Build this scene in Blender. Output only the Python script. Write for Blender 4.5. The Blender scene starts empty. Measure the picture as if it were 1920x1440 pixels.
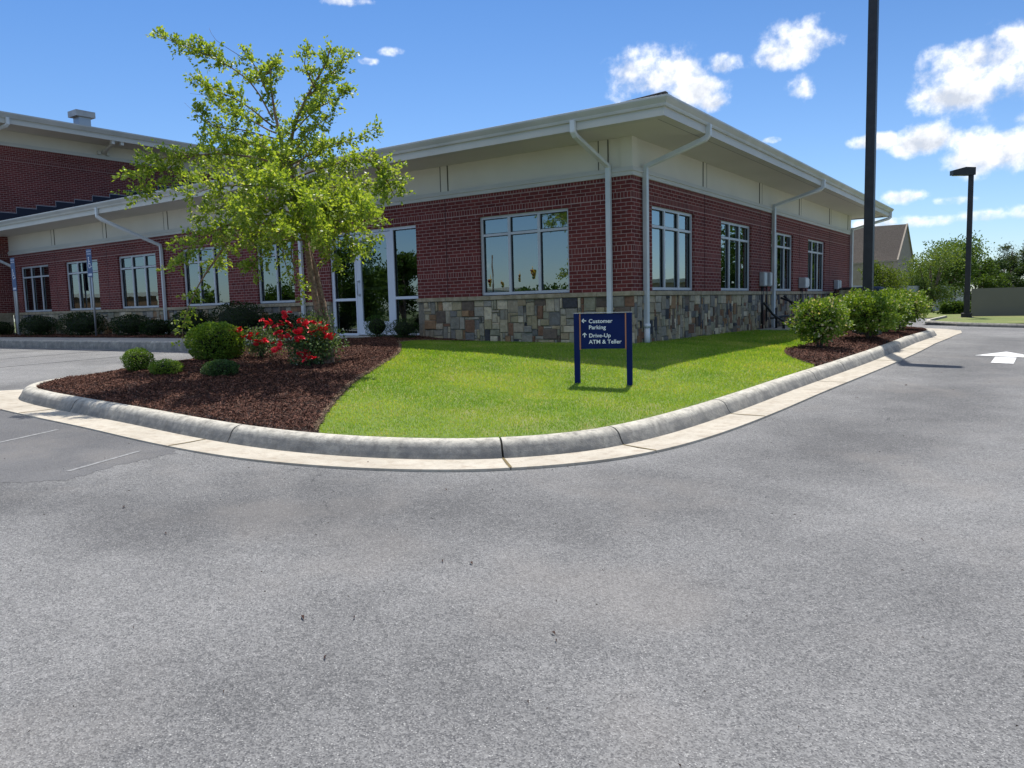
import bpy, bmesh, math, random
import numpy as np
from mathutils import Vector, Matrix, noise

random.seed(7); RNG = np.random.default_rng(7)
R = math.radians
# ------------------------------------------------------------------ camera
CAM = np.array([6.1616, -12.5492, 0.7096]); FPX = 1451.37
YAW, PIT, ROL = R(-35.1318), R(5.7369), R(1.4694)
fw = np.array([math.cos(PIT)*math.sin(YAW), math.cos(PIT)*math.cos(YAW), -math.sin(PIT)])
r0 = np.array([math.cos(YAW), -math.sin(YAW), 0.0]); u0 = np.cross(r0, fw)
rt = r0*math.cos(ROL)-u0*math.sin(ROL); up = u0*math.cos(ROL)+r0*math.sin(ROL)
def ray(px, py): return fw + rt*(px-960)/FPX - up*(py-720)/FPX
def at(px, py, D): return CAM + ray(px, py)*D          # a point D metres ahead of the camera

sc = bpy.context.scene
C = bpy.context.scene.collection
cam_d = bpy.data.cameras.new('camera'); cam = bpy.data.objects.new('camera', cam_d); C.objects.link(cam)
cam_d.sensor_width = 36; cam_d.lens = FPX/1920*36; cam_d.clip_end = 3000; cam_d.clip_start = .05
cam.matrix_world = Matrix(((rt[0], up[0], -fw[0], CAM[0]), (rt[1], up[1], -fw[1], CAM[1]), (rt[2], up[2], -fw[2], CAM[2]), (0, 0, 0, 1)))
sc.camera = cam
sc.view_settings.view_transform = 'Standard'; sc.view_settings.look = 'None'
sc.view_settings.exposure = 0.45; sc.view_settings.gamma = 1
sc.cycles.max_bounces = 8; sc.cycles.transparent_max_bounces = 12
# ------------------------------------------------------------------ sun and sky
SH = Vector((.166, -.5, -1.0))                            # where a metre of height throws its shadow
SUN_EL = math.atan2(1, math.hypot(.166, .5)); SUN_ROT = math.atan2(-.166, .5)
sl = bpy.data.lights.new('sun', 'SUN'); sl.energy = 4.2; sl.angle = R(.53); sl.color = (1, .955, .88)
so = bpy.data.objects.new('sun', sl); C.objects.link(so)
so.rotation_euler = SH.to_track_quat('-Z', 'Y').to_euler()
W = bpy.data.worlds.new('World'); sc.world = W; W.use_nodes = True
nt = W.node_tree; nt.nodes.clear()
def N(t, typ, **kw):
    n = t.nodes.new(typ)
    for k, v in kw.items(): setattr(n, k, v)
    return n
def setin(t, n, key, v):
    if isinstance(v, bpy.types.NodeSocket): t.links.new(v, n.inputs[key])
    else: n.inputs[key].default_value = v
def M(t, op, a, b=None, c=None, clamp=False):
    n = N(t, 'ShaderNodeMath', operation=op, use_clamp=clamp)
    setin(t, n, 0, a)
    if b is not None: setin(t, n, 1, b)
    if c is not None: setin(t, n, 2, c)
    return n.outputs[0]
def VM(t, op, a, b=None):
    n = N(t, 'ShaderNodeVectorMath', operation=op); setin(t, n, 0, a)
    if b is not None: setin(t, n, 1, b)
    return n
def MR(t, v, a, b, c=0., d=1., smooth=False):
    n = N(t, 'ShaderNodeMapRange'); n.interpolation_type = 'SMOOTHSTEP' if smooth else 'LINEAR'
    setin(t, n, 0, v)
    for i, x in enumerate((a, b, c, d)): setin(t, n, i+1, x)
    return n.outputs[0]
def MIX(t, f, a, b, blend='MIX'):
    n = N(t, 'ShaderNodeMix', data_type='RGBA', blend_type=blend)
    setin(t, n, 0, f); setin(t, n, 6, a); setin(t, n, 7, b)
    return n.outputs[2]
def NOISE(t, vec, scale, detail=4, rough=.55, dist=0.):
    n = N(t, 'ShaderNodeTexNoise'); 
    if vec is not None: t.links.new(vec, n.inputs['Vector'])
    n.inputs['Scale'].default_value = scale; n.inputs['Detail'].default_value = detail
    n.inputs['Roughness'].default_value = rough; n.inputs['Distortion'].default_value = dist
    return n.outputs[0]
sky = N(nt, 'ShaderNodeTexSky', sky_type='NISHITA'); sky.sun_disc = False
sky.sun_elevation = SUN_EL; sky.sun_rotation = SUN_ROT; sky.air_density = 1.0; sky.dust_density = .35; sky.ozone_density = 2.2
tc = N(nt, 'ShaderNodeTexCoord').outputs['Generated']
dirn = VM(nt, 'NORMALIZE', tc).outputs[0]
# cumulus clouds, each anchored to a compass direction of the sky
CL = [(1232, 134, 96, 48), (1205, 112, 55, 34), (1300, 168, 50, 30), (1335, 190, 34, 18), (1356, 117, 34, 20), (1500, 80, 66, 38), (1468, 105, 50, 30),
      (1496, 165, 36, 28), (1890, 122, 104, 60), (1815, 172, 66, 26), (1900, 72, 46, 26), (1640, 265, 42, 13), (1738, 262, 44, 22), (1868, 285, 66, 34),
      (1810, 300, 34, 22), (1700, 368, 34, 14), (1786, 377, 52, 11), (1850, 404, 66, 14), (1740, 414, 58, 13), (1645, 420, 44, 12), (1925, 396, 44, 17),
      (730, 97, 30, 11), (690, 115, 28, 9), (655, 2, 60, 11), (1450, 262, 26, 10), (2150, 150, 150, 60), (2200, 380, 150, 30), (-260, 60, 60, 30), (890, 330, 1, 1)]
vals = None; hsum = None
wob = NOISE(nt, dirn, 9, 6, .62)
wob2 = NOISE(nt, dirn, 34, 6, .6)
for (px, py, a, b) in CL:
    d = ray(px, py); d = d/np.linalg.norm(d)
    ux = np.cross(d, [0, 0, 1]); ux /= np.linalg.norm(ux); uy = np.cross(ux, d)
    cu = VM(nt, 'DOT_PRODUCT', dirn, tuple(ux*FPX*.92/a)).outputs['Value']
    cv = VM(nt, 'DOT_PRODUCT', dirn, tuple(uy*FPX*.92/b)).outputs['Value']
    cd = VM(nt, 'DOT_PRODUCT', dirn, tuple(d)).outputs['Value']
    e = M(nt, 'SQRT', M(nt, 'ADD', M(nt, 'MULTIPLY', cu, cu), M(nt, 'MULTIPLY', cv, cv)))
    v = M(nt, 'MULTIPLY', M(nt, 'SUBTRACT', 1.35, e), M(nt, 'GREATER_THAN', cd, .3))
    v = M(nt, 'MINIMUM', v, .95)
    if a < 40 or b < 19: v = M(nt, 'SUBTRACT', v, .10 if b > 11.5 else .30)
    vals = v if vals is None else M(nt, 'SMOOTH_MAX', vals, v, .12)
    hh = M(nt, 'MULTIPLY', M(nt, 'MAXIMUM', v, 0.), cv)
    hsum = hh if hsum is None else M(nt, 'ADD', hsum, hh)
for (az, el, rad) in ((95, 52, 24), (130, 40, 20), (160, 62, 26), (185, 42, 24), (215, 55, 22), (150, 84, 18), (240, 38, 16), (70, 66, 16), (110, 75, 16)):  # bright clouds out of view, added as fill light for the shaded walls
    d = np.array([math.sin(R(az))*math.cos(R(el)), math.cos(R(az))*math.cos(R(el)), math.sin(R(el))])
    cd = VM(nt, 'DOT_PRODUCT', dirn, tuple(d)).outputs['Value']
    v = MR(nt, cd, math.cos(R(rad*1.25)), math.cos(R(rad*.35)), -1., .95); vals = M(nt, 'MAXIMUM', vals, v)
dens = M(nt, 'ADD', vals, M(nt, 'ADD', M(nt, 'MULTIPLY', M(nt, 'SUBTRACT', wob, .5), 2.3), M(nt, 'MULTIPLY', M(nt, 'SUBTRACT', wob2, .5), 1.35)))
cmask = MR(nt, dens, .34, 1.08, 0, 1, True)
lit = M(nt, 'ADD', M(nt, 'MULTIPLY', hsum, .55), M(nt, 'ADD', MR(nt, wob2, .35, .65, -.5, .5), MR(nt, dens, .6, 1.9, .75, .1)))
ccol = MIX(nt, M(nt, 'MINIMUM', M(nt, 'MAXIMUM', lit, 0.), 1.), (3.9, 4.25, 4.9, 1), (7.9, 7.9, 7.9, 1))
# the camera phone's blue is a little deeper than the bare sky model
elev = N(nt, 'ShaderNodeSeparateXYZ'); nt.links.new(dirn, elev.inputs[0]); elev = elev.outputs[2]
hi = MR(nt, elev, .02, .42)
side = MR(nt, VM(nt, 'DOT_PRODUCT', dirn, (.818, .575, 0.)).outputs['Value'], -.6, .6, 1.02, .70)
side = M(nt, 'ADD', M(nt, 'MULTIPLY', side, hi), M(nt, 'SUBTRACT', 1., hi))
skyc = MIX(nt, 1.0, sky.outputs[0], MIX(nt, hi, (.60, .70, .85, 1), (.355, .59, .85, 1)), 'MULTIPLY')
skyc = VM(nt, 'SCALE', skyc); skyc.inputs['Scale'].default_value = 1.; nt.links.new(side, skyc.inputs['Scale']); skyc = skyc.outputs[0]
scol = MIX(nt, cmask, skyc, ccol)
bg = N(nt, 'ShaderNodeBackground'); nt.links.new(scol, bg.inputs[0]); bg.inputs[1].default_value = .125
wo = N(nt, 'ShaderNodeOutputWorld'); nt.links.new(bg.outputs[0], wo.inputs[0])

# ------------------------------------------------------------------ materials
def mat(name, col=(.5, .5, .5), rough=.6, metal=0., spec=.5):
    m = bpy.data.materials.new(name); m.use_nodes = True
    b = m.node_tree.nodes['Principled BSDF']
    b.inputs['Base Color'].default_value = (*col, 1); b.inputs['Roughness'].default_value = rough
    b.inputs['Metallic'].default_value = metal; b.inputs['Specular IOR Level'].default_value = spec
    return m
def nodes(m):
    t = m.node_tree; return t, t.nodes['Principled BSDF']
def geo(t): return N(t, 'ShaderNodeNewGeometry')
def bump(t, b, h, dist=.01, st=1.):
    n = N(t, 'ShaderNodeBump'); n.inputs['Distance'].default_value = dist; n.inputs['Strength'].default_value = st
    t.links.new(h, n.inputs['Height']); t.links.new(n.outputs[0], b.inputs['Normal'])
def noisy(name, c1, c2, scale=4., rough=.6, bscale=None, bdist=.004, detail=5, lo=.35, hi=.65, spec=.5, c3=None, s3=.7):
    m = mat(name, c1, rough, spec=spec); t, b = nodes(m)
    p = geo(t).outputs['Position']
    f = MR(t, NOISE(t, p, scale, detail), lo, hi)
    col = MIX(t, f, (*c1, 1), (*c2, 1))
    if c3: col = MIX(t, MR(t, NOISE(t, p, s3, 4), .5, .68), col, (*c3, 1))
    t.links.new(col, b.inputs['Base Color'])
    if bscale: bump(t, b, NOISE(t, p, bscale, 4), bdist)
    return m
def brick_mat(name, tall=False):
    m = mat(name, rough=.85, spec=.25); t, b = nodes(m)
    g = geo(t); sp = N(t, 'ShaderNodeSeparateXYZ'); t.links.new(g.outputs['Position'], sp.inputs[0])
    sn = N(t, 'ShaderNodeSeparateXYZ'); t.links.new(g.outputs['True Normal'], sn.inputs[0])
    isx = M(t, 'GREATER_THAN', M(t, 'ABSOLUTE', sn.outputs[0]), .5)
    u = M(t, 'ADD', M(t, 'MULTIPLY', isx, sp.outputs[1]), M(t, 'MULTIPLY', M(t, 'SUBTRACT', 1., isx), sp.outputs[0]))
    z = sp.outputs[2]
    bands = [(2.56, 2.667), (1.634, 1.736), (1.328, 1.43), (2.874, 2.96)]
    if tall: bands += [(6.28, 6.387), (6.69, 6.78)]
    ze = M(t, 'SUBTRACT', z, .92); sb = None
    for a, c in bands:
        if a != 2.874: ze = M(t, 'SUBTRACT', ze, M(t, 'MULTIPLY', M(t, 'GREATER_THAN', z, (a+c)/2), c-a))
        k = M(t, 'MULTIPLY', M(t, 'GREATER_THAN', z, a), M(t, 'LESS_THAN', z, c))
        sb = k if sb is None else M(t, 'MAXIMUM', sb, k)
    def br(vx, vy, w, h, off):
        cb = N(t, 'ShaderNodeCombineXYZ'); t.links.new(vx, cb.inputs[0]); t.links.new(vy, cb.inputs[1])
        n = N(t, 'ShaderNodeTexBrick'); t.links.new(cb.outputs[0], n.inputs['Vector']); n.offset = off
        for k, v in {'Scale': 1., 'Mortar Size': .0052, 'Mortar Smooth': .25, 'Bias': 0., 'Brick Width': w, 'Row Height': h}.items(): n.inputs[k].default_value = v
        n.inputs['Color1'].default_value = (0, 0, 0, 1); n.inputs['Color2'].default_value = (1, 1, 1, 1); n.inputs['Mortar'].default_value = (.5, .5, .5, 1)
        return n
    A = br(M(t, 'ADD', u, 60.), M(t, 'ADD', ze, 6.8), .203, .068, .5)
    B = br(M(t, 'ADD', u, 60.), M(t, 'ADD', z, 50.), .0677, 10., 0.)
    rnd = MIX(t, sb, A.outputs['Color'], B.outputs['Color']); fac = N(t, 'ShaderNodeMix', data_type='FLOAT')
    t.links.new(sb, fac.inputs[0]); t.links.new(A.outputs['Fac'], fac.inputs[2]); t.links.new(B.outputs['Fac'], fac.inputs[3])
    mort = fac.outputs[0]
    for a, c in bands:
        for e in (a, c):
            mort = M(t, 'MAXIMUM', mort, M(t, 'LESS_THAN', M(t, 'ABSOLUTE', M(t, 'SUBTRACT', z, e)), .0045))
    bc = MIX(t, rnd, (.115, .024, .021, 1), (.22, .050, .042, 1))
    bc = MIX(t, MR(t, NOISE(t, g.outputs['Position'], 90, 3), .3, .7, 0, .5), bc, (.08, .018, .024, 1))
    bc = MIX(t, MR(t, NOISE(t, g.outputs['Position'], .8, 4), .4, .7, 0, .35), bc, (.26, .065, .06, 1))
    col = MIX(t, mort, bc, (.47, .33, .30, 1))
    t.links.new(col, b.inputs['Base Color'])
    bump(t, b, M(t, 'ADD', M(t, 'SUBTRACT', 1., mort), M(t, 'MULTIPLY', NOISE(t, g.outputs['Position'], 150, 3), .3)), .006)
    return m
def attr_mat(name, attr='col', rough=.8, bscale=30, bdist=.006, vary=.25, spec=.3):
    m = mat(name, rough=rough, spec=spec); t, b = nodes(m)
    a = N(t, 'ShaderNodeAttribute'); a.attribute_name = attr
    p = geo(t).outputs['Position']
    n1 = NOISE(t, p, bscale, 5, .6)
    col = MIX(t, MR(t, n1, .3, .7, 0, vary), a.outputs['Color'], MIX(t, 1., a.outputs['Color'], (.45, .42, .4, 1), 'MULTIPLY'))
    t.links.new(col, b.inputs['Base Color'])
    if bdist: bump(t, b, n1, bdist)
    return m
def leaf_mat(name, trans=.45, rough=.45, spec=.4, attr='col'):
    m = bpy.data.materials.new(name); m.use_nodes = True; t = m.node_tree; b = t.nodes['Principled BSDF']
    a = N(t, 'ShaderNodeAttribute'); a.attribute_name = attr
    t.links.new(a.outputs['Color'], b.inputs['Base Color']); b.inputs['Roughness'].default_value = rough
    b.inputs['Specular IOR Level'].default_value = spec
    tr = N(t, 'ShaderNodeBsdfTranslucent')
    t.links.new(MIX(t, 1., a.outputs['Color'], (1.9, 1.75, .55, 1), 'MULTIPLY'), tr.inputs[0])
    mx = N(t, 'ShaderNodeMixShader'); mx.inputs[0].default_value = trans
    t.links.new(b.outputs[0], mx.inputs[1]); t.links.new(tr.outputs[0], mx.inputs[2])
    t.links.new(mx.outputs[0], t.nodes['Material Output'].inputs[0])
    return m
m_brick = brick_mat('brick'); m_brick_tall = brick_mat('brick_tall', True)
m_cream = noisy('cream_paint', (.62, .605, .545), (.68, .665, .60), .7, .6)
m_soffit = noisy('soffit_paint', (.58, .565, .51), (.64, .62, .565), .5, .7)
m_trim = noisy('trim_paint', (.52, .52, .48), (.58, .575, .53), 1.1, .5)
m_gut = noisy('gutter_metal', (.44, .46, .45), (.54, .55, .54), 1.5, .35)
m_down = noisy('downspout_metal', (.55, .59, .61), (.66, .70, .72), 2., .35)
m_alu = noisy('window_aluminium', (.50, .53, .57), (.58, .61, .65), 2., .32)
m_dooralu = noisy('door_aluminium', (.60, .65, .74), (.68, .73, .82), 1., .4)
m_gask = mat('gasket', (.012, .014, .016), .5)
m_ledge = noisy('ledge_stone', (.28, .23, .15), (.44, .37, .26), 9, .85, 40, .006)
m_mortar = noisy('stone_mortar', (.17, .15, .12), (.27, .24, .19), 20, .95, 60, .004)
m_stone = attr_mat('ashlar', vary=.65, bscale=16, bdist=.012)
m_joint = mat('control_joint', (.035, .012, .014), .7)
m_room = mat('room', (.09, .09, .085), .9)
m_roof = noisy('shingles', (.04, .038, .036), (.09, .085, .08), 30, .95, 60, .01)
m_flash = mat('flashing', (.45, .43, .43), .4, .6)
m_flashd = mat('flashing_dark', (.012, .014, .03), .6)
m_black = noisy('black_paint', (.012, .012, .014), (.022, .022, .025), 6, .45)
m_bronze = mat('bronze_paint', (.016, .014, .016), .4)
m_grey = noisy('grey_metal', (.36, .38, .40), (.46, .48, .50), 5, .4)
m_blind = mat('roller_shade', (.55, .62, .60), .9)
m_curt = noisy('curtain', (.30, .30, .27), (.42, .42, .38), 3, .9)
m_paper = mat('paper_notice', (.34, .46, .46), .7)
m_navy = noisy('navy_paint', (.003, .012, .085), (.004, .016, .105), 5, .5, spec=.15)
m_orange = mat('orange_edge', (.50, .20, .11), .5)
m_white = mat('white_paint', (.80, .80, .80), .5)
m_lett = mat('white_lettering', (.85, .88, .92), .5)
m_signblue = mat('parking_sign_blue', (.03, .07, .20), .45)
m_steel = mat('galvanised_steel', (.45, .47, .50), .4, .6)
m_conc = noisy('walk_concrete', (.33, .32, .30), (.43, .42, .39), 2., .9, 60, .003)
m_bark = noisy('bark', (.15, .085, .055), (.33, .22, .15), 30, .9, 25, .012)
m_barkd = noisy('bark_grey', (.10, .075, .055), (.17, .13, .10), 20, .9, 25, .01)
m_leaf = leaf_mat('tree_leaf', .5, .42, .35)
m_shrub = leaf_mat('shrub_leaf', .24, .5, .22)
m_far = leaf_mat('far_leaf', .3, .6, .15)
m_grass = leaf_mat('grass_blade', .40, .55, .3)
m_chip = attr_mat('mulch_chip', rough=.9, bscale=60, bdist=0, vary=.2, spec=.2)
m_petal = noisy('rose_petal', (.80, .008, .03), (.92, .05, .07), 20, .5)
m_arrow = noisy('road_paint', (.34, .34, .335), (.74, .74, .73), 26, .7, lo=.36, hi=.50)

def glass_mat(name, tint=(.30, .38, .38), ior=1.9):
    m = bpy.data.materials.new(name); m.use_nodes = True; t = m.node_tree; t.nodes.clear()
    gl = N(t, 'ShaderNodeBsdfGlossy'); gl.inputs[0].default_value = (.84, .95, .97, 1); gl.inputs['Roughness'].default_value = .004
    tr = N(t, 'ShaderNodeBsdfTransparent'); tr.inputs[0].default_value = (*tint, 1)
    fr = N(t, 'ShaderNodeFresnel'); fr.inputs[0].default_value = ior
    bp = N(t, 'ShaderNodeBump'); bp.inputs['Distance'].default_value = .004; bp.inputs['Strength'].default_value = .25
    t.links.new(NOISE(t, geo(t).outputs['Position'], 1.6, 2), bp.inputs['Height'])
    t.links.new(bp.outputs[0], fr.inputs['Normal']); t.links.new(bp.outputs[0], gl.inputs['Normal'])
    mx = N(t, 'ShaderNodeMixShader'); t.links.new(fr.outputs[0], mx.inputs[0]); t.links.new(tr.outputs[0], mx.inputs[1]); t.links.new(gl.outputs[0], mx.inputs[2])
    o = N(t, 'ShaderNodeOutputMaterial'); t.links.new(mx.outputs[0], o.inputs[0])
    return m
m_glass = glass_mat('window_glass', ior=3.2); m_glassr = glass_mat('window_glass_clear', ior=4.2)

# ------------------------------------------------------------------ helpers
class MB:
    """collects boxes, tubes, quads; .build links ONE mesh object"""
    def __init__(s): s.v = []; s.f = []; s.c = []; s.smooth = []
    def add(s, vs, fs, col=None, smooth=False):
        n = len(s.v); s.v += [tuple(map(float, p)) for p in vs]
        for f in fs: s.f.append(tuple(i+n for i in f)); s.c.append(col or (.5, .5, .5)); s.smooth.append(smooth)
        return s
    def box(s, x0, x1, y0, y1, z0, z1, col=None):
        return s.add([(x0, y0, z0), (x1, y0, z0), (x1, y1, z0), (x0, y1, z0), (x0, y0, z1), (x1, y0, z1), (x1, y1, z1), (x0, y1, z1)],
                     [(0, 3, 2, 1), (4, 5, 6, 7), (0, 1, 5, 4), (1, 2, 6, 5), (2, 3, 7, 6), (3, 0, 4, 7)], col)
    def prism(s, pts, z0, z1, col=None):
        n = len(pts); vs = [(x, y, z0) for x, y in pts]+[(x, y, z1) for x, y in pts]
        return s.add(vs, [tuple(range(n))[::-1], tuple(range(n, 2*n))]+[(i, (i+1) % n, (i+1) % n+n, i+n) for i in range(n)], col)
    def tube(s, pts, rad, n=8, square=False, cap=True, col=None, flat=None):
        pts = [Vector(p) for p in pts]; rad = rad if hasattr(rad, '__len__') else [rad]*len(pts)
        up0 = Vector((0, 0, 1)) if abs((pts[1]-pts[0]).normalized().z) < .95 else Vector((0, 1, 0))
        rings = []; a = None
        for i, p in enumerate(pts):
            d1 = (pts[i]-pts[i-1]).normalized() if i else (pts[1]-pts[0]).normalized()
            d2 = (pts[i+1]-pts[i]).normalized() if i < len(pts)-1 else d1
            d = (d1+d2).normalized()
            a = (d.cross(up0)).normalized() if a is None else (a-d*a.dot(d)).normalized()
            b = d.cross(a).normalized(); k = 1/max(.4, d.dot(d1))
            ring = []
            m = 4 if square else n
            for j in range(m):
                t = 2*math.pi*(j+.5)/m
                w = rad[i]*(math.sqrt(2) if square else 1)
                fa, fb = flat if flat else (1, 1)
                ring.append(p+a*math.cos(t)*w*fa+b*math.sin(t)*w*fb)
            rings.append(ring)
        m = len(rings[0]); vs = [q for r_ in rings for q in r_]; fs = []
        for i in range(len(rings)-1):
            for j in range(m): fs.append((i*m+j, i*m+(j+1) % m, (i+1)*m+(j+1) % m, (i+1)*m+j))
        if cap: fs += [tuple(range(m))[::-1], tuple(range((len(rings)-1)*m, len(rings)*m))]
        return s.add(vs, fs, col, not square)
    def build(s, name, m, parent=None, bevel=0, fixn=True):
        me = bpy.data.meshes.new(name); me.from_pydata(s.v, [], s.f)
        a = me.attributes.new('col', 'FLOAT_COLOR', 'CORNER')
        cols = []
        for f, c in zip(s.f, s.c): cols += [c[0], c[1], c[2], 1]*len(f)
        a.data.foreach_set('color', cols)
        me.polygons.foreach_set('use_smooth', s.smooth)
        me.materials.append(m); me.update()
        if fixn:
            b = bmesh.new(); b.from_mesh(me); bmesh.ops.recalc_face_normals(b, faces=b.faces); b.to_mesh(me); b.free()
        o = bpy.data.objects.new(name, me); C.objects.link(o)
        if parent: put_under(o, parent)
        if bevel:
            md = o.modifiers.new('bevel', 'BEVEL'); md.width = bevel; md.segments = 2; md.limit_method = 'ANGLE'
        return o
LOC = {}
def put_under(o, parent):
    o.parent = parent
    w = LOC.get(parent.name, Vector((0, 0, 0)))          # parents are only translated, never rotated
    o.location = -w; LOC[o.name] = Vector((0, 0, 0))
def thing(name, label, cat, loc=(0, 0, 0), group=None):
    o = bpy.data.objects.new(name, None); C.objects.link(o); o.location = loc; LOC[o.name] = Vector(loc)
    o['label'] = label; o['category'] = cat
    if group: o['group'] = group
    o.empty_display_size = .2
    return o
def tag(o, label, cat, group=None):
    o['label'] = label; o['category'] = cat
    if group: o['group'] = group
    return o
def struct(o): o['kind'] = 'structure'; return o
def bulk(name, verts, nper, cols, m, parent=None, faces=None, smooth=False):
    """verts (n*nper,3): n separate polygons of nper corners each; cols (n,3)"""
    n = len(verts)//nper; me = bpy.data.meshes.new(name)
    me.vertices.add(n*nper); me.vertices.foreach_set('co', np.ascontiguousarray(verts, dtype=np.float32).ravel())
    me.loops.add(n*nper); me.loops.foreach_set('vertex_index', np.arange(n*nper, dtype=np.int32))
    me.polygons.add(n); me.polygons.foreach_set('loop_start', np.arange(n, dtype=np.int32)*nper)
    me.polygons.foreach_set('loop_total', np.full(n, nper, dtype=np.int32))
    a = me.attributes.new('col', 'FLOAT_COLOR', 'FACE')
    a.data.foreach_set('color', np.concatenate([cols, np.ones((n, 1))], 1).astype(np.float32).ravel())
    me.materials.append(m); me.update(calc_edges=True); me.validate()
    o = bpy.data.objects.new(name, me); C.objects.link(o)
    if parent: put_under(o, parent)
    return o
def catmull(P, step=.1):
    P = np.array(P, float); out = []
    Q = np.vstack([2*P[0]-P[1], P, 2*P[-1]-P[-2]])
    for i in range(1, len(Q)-2):
        a, b, c, d = Q[i-1:i+3]; n = max(1, int(np.linalg.norm(c-b)/step))
        for k in range(n):
            t = k/n; out.append(.5*((2*b)+(c-a)*t+(2*a-5*b+4*c-d)*t*t+(3*b-a-3*c+d)*t**3))
    out.append(P[-1]); return np.array(out)
def inside(poly, x, y):
    poly = np.asarray(poly); r = np.zeros(np.shape(x), bool); n = len(poly)
    for i in range(n):
        x1, y1 = poly[i]; x2, y2 = poly[(i+1) % n]
        c = ((y1 > y) != (y2 > y)); 
        with np.errstate(divide='ignore', invalid='ignore'): xi = (x2-x1)*(y-y1)/(y2-y1+1e-12)+x1
        r ^= c & (x < xi)
    return r
def dist_line(P, x, y):
    d = np.full(np.shape(x), 1e9)
    for i in range(len(P)-1):
        a = P[i]; b = P[i+1]; ab = b-a; L = (ab**2).sum()+1e-12
        t = np.clip(((x-a[0])*ab[0]+(y-a[1])*ab[1])/L, 0, 1)
        d = np.minimum(d, np.hypot(x-a[0]-t*ab[0], y-a[1]-t*ab[1]))
    return d
def road(x, y):
    x = np.clip(x, -9, 15); y = np.minimum(y, 6); y = np.maximum(y, -40)
    return -.43-.0323*(x-3.5)+.0218*y
# ------------------------------------------------------------------ ground, asphalt
KERB = [(-7.75, -2.72), (-7.0, -3.6), (-6.2, -5.0), (-5.75, -6.4), (-5.55, -7.3), (-5.3, -7.75), (-4.85, -8.03), (-4.2, -8.14), (-3.2, -8.18), (-2., -8.2), (-.65, -8.25),
        (.3, -8.22), (1.0, -8.1), (1.6, -7.9), (2.13, -7.62), (2.5, -7.3), (2.80, -6.9), (3.0, -6.45), (3.14, -5.85), (3.24, -5.0), (3.31, -3.85), (3.37, -2.3),
        (3.45, -.8), (3.53, .7), (3.60, 2.3), (3.66, 4.3), (3.69, 7.0), (3.69, 9.4), (3.6, 10.1), (3.3, 10.6), (2.7, 10.9), (1.5, 11.0), (.4, 11.0)]
KP = catmull(KERB, .06)
ISLAND = [tuple(p) for p in KP]+[(.0, 11.), (-.3, 11.), (-.3, .3), (-7.9, .3), (-7.9, -1.2)]
def grid_mesh(name, x0, x1, y0, y1, step, zf, m, keep=None, attr=None):
    xs = np.arange(x0, x1+step/2, step); ys = np.arange(y0, y1+step/2, step)
    X, Y = np.meshgrid(xs, ys); Z = zf(X, Y); nx, ny = len(xs), len(ys)
    k = np.ones((ny-1, nx-1), bool) if keep is None else keep((X[:-1, :-1]+X[1:, 1:])/2, (Y[:-1, :-1]+Y[1:, 1:])/2)
    I = np.arange(nx*ny).reshape(ny, nx)
    F = np.stack([I[:-1, :-1][k], I[:-1, 1:][k], I[1:, 1:][k], I[1:, :-1][k]], 1)
    used = np.unique(F); mp = np.zeros(nx*ny, int); mp[used] = np.arange(len(used))
    V = np.stack([X.ravel(), Y.ravel(), Z.ravel()], 1)[used]; F = mp[F]
    me = bpy.data.meshes.new(name); me.vertices.add(len(V)); me.vertices.foreach_set('co', V.astype(np.float32).ravel())
    me.loops.add(F.size); me.loops.foreach_set('vertex_index', F.ravel().astype(np.int32))
    me.polygons.add(len(F)); me.polygons.foreach_set('loop_start', np.arange(len(F), dtype=np.int32)*4); me.polygons.foreach_set('loop_total', np.full(len(F), 4, dtype=np.int32))
    me.polygons.foreach_set('use_smooth', np.ones(len(F), bool))
    if attr is not None:
        a = me.attributes.new('wear', 'FLOAT', 'POINT'); a.data.foreach_set('value', attr(V[:, 0], V[:, 1]).astype(np.float32))
    me.materials.append(m); me.update(calc_edges=True)
    o = bpy.data.objects.new(name, me); C.objects.link(o); return o
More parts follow.
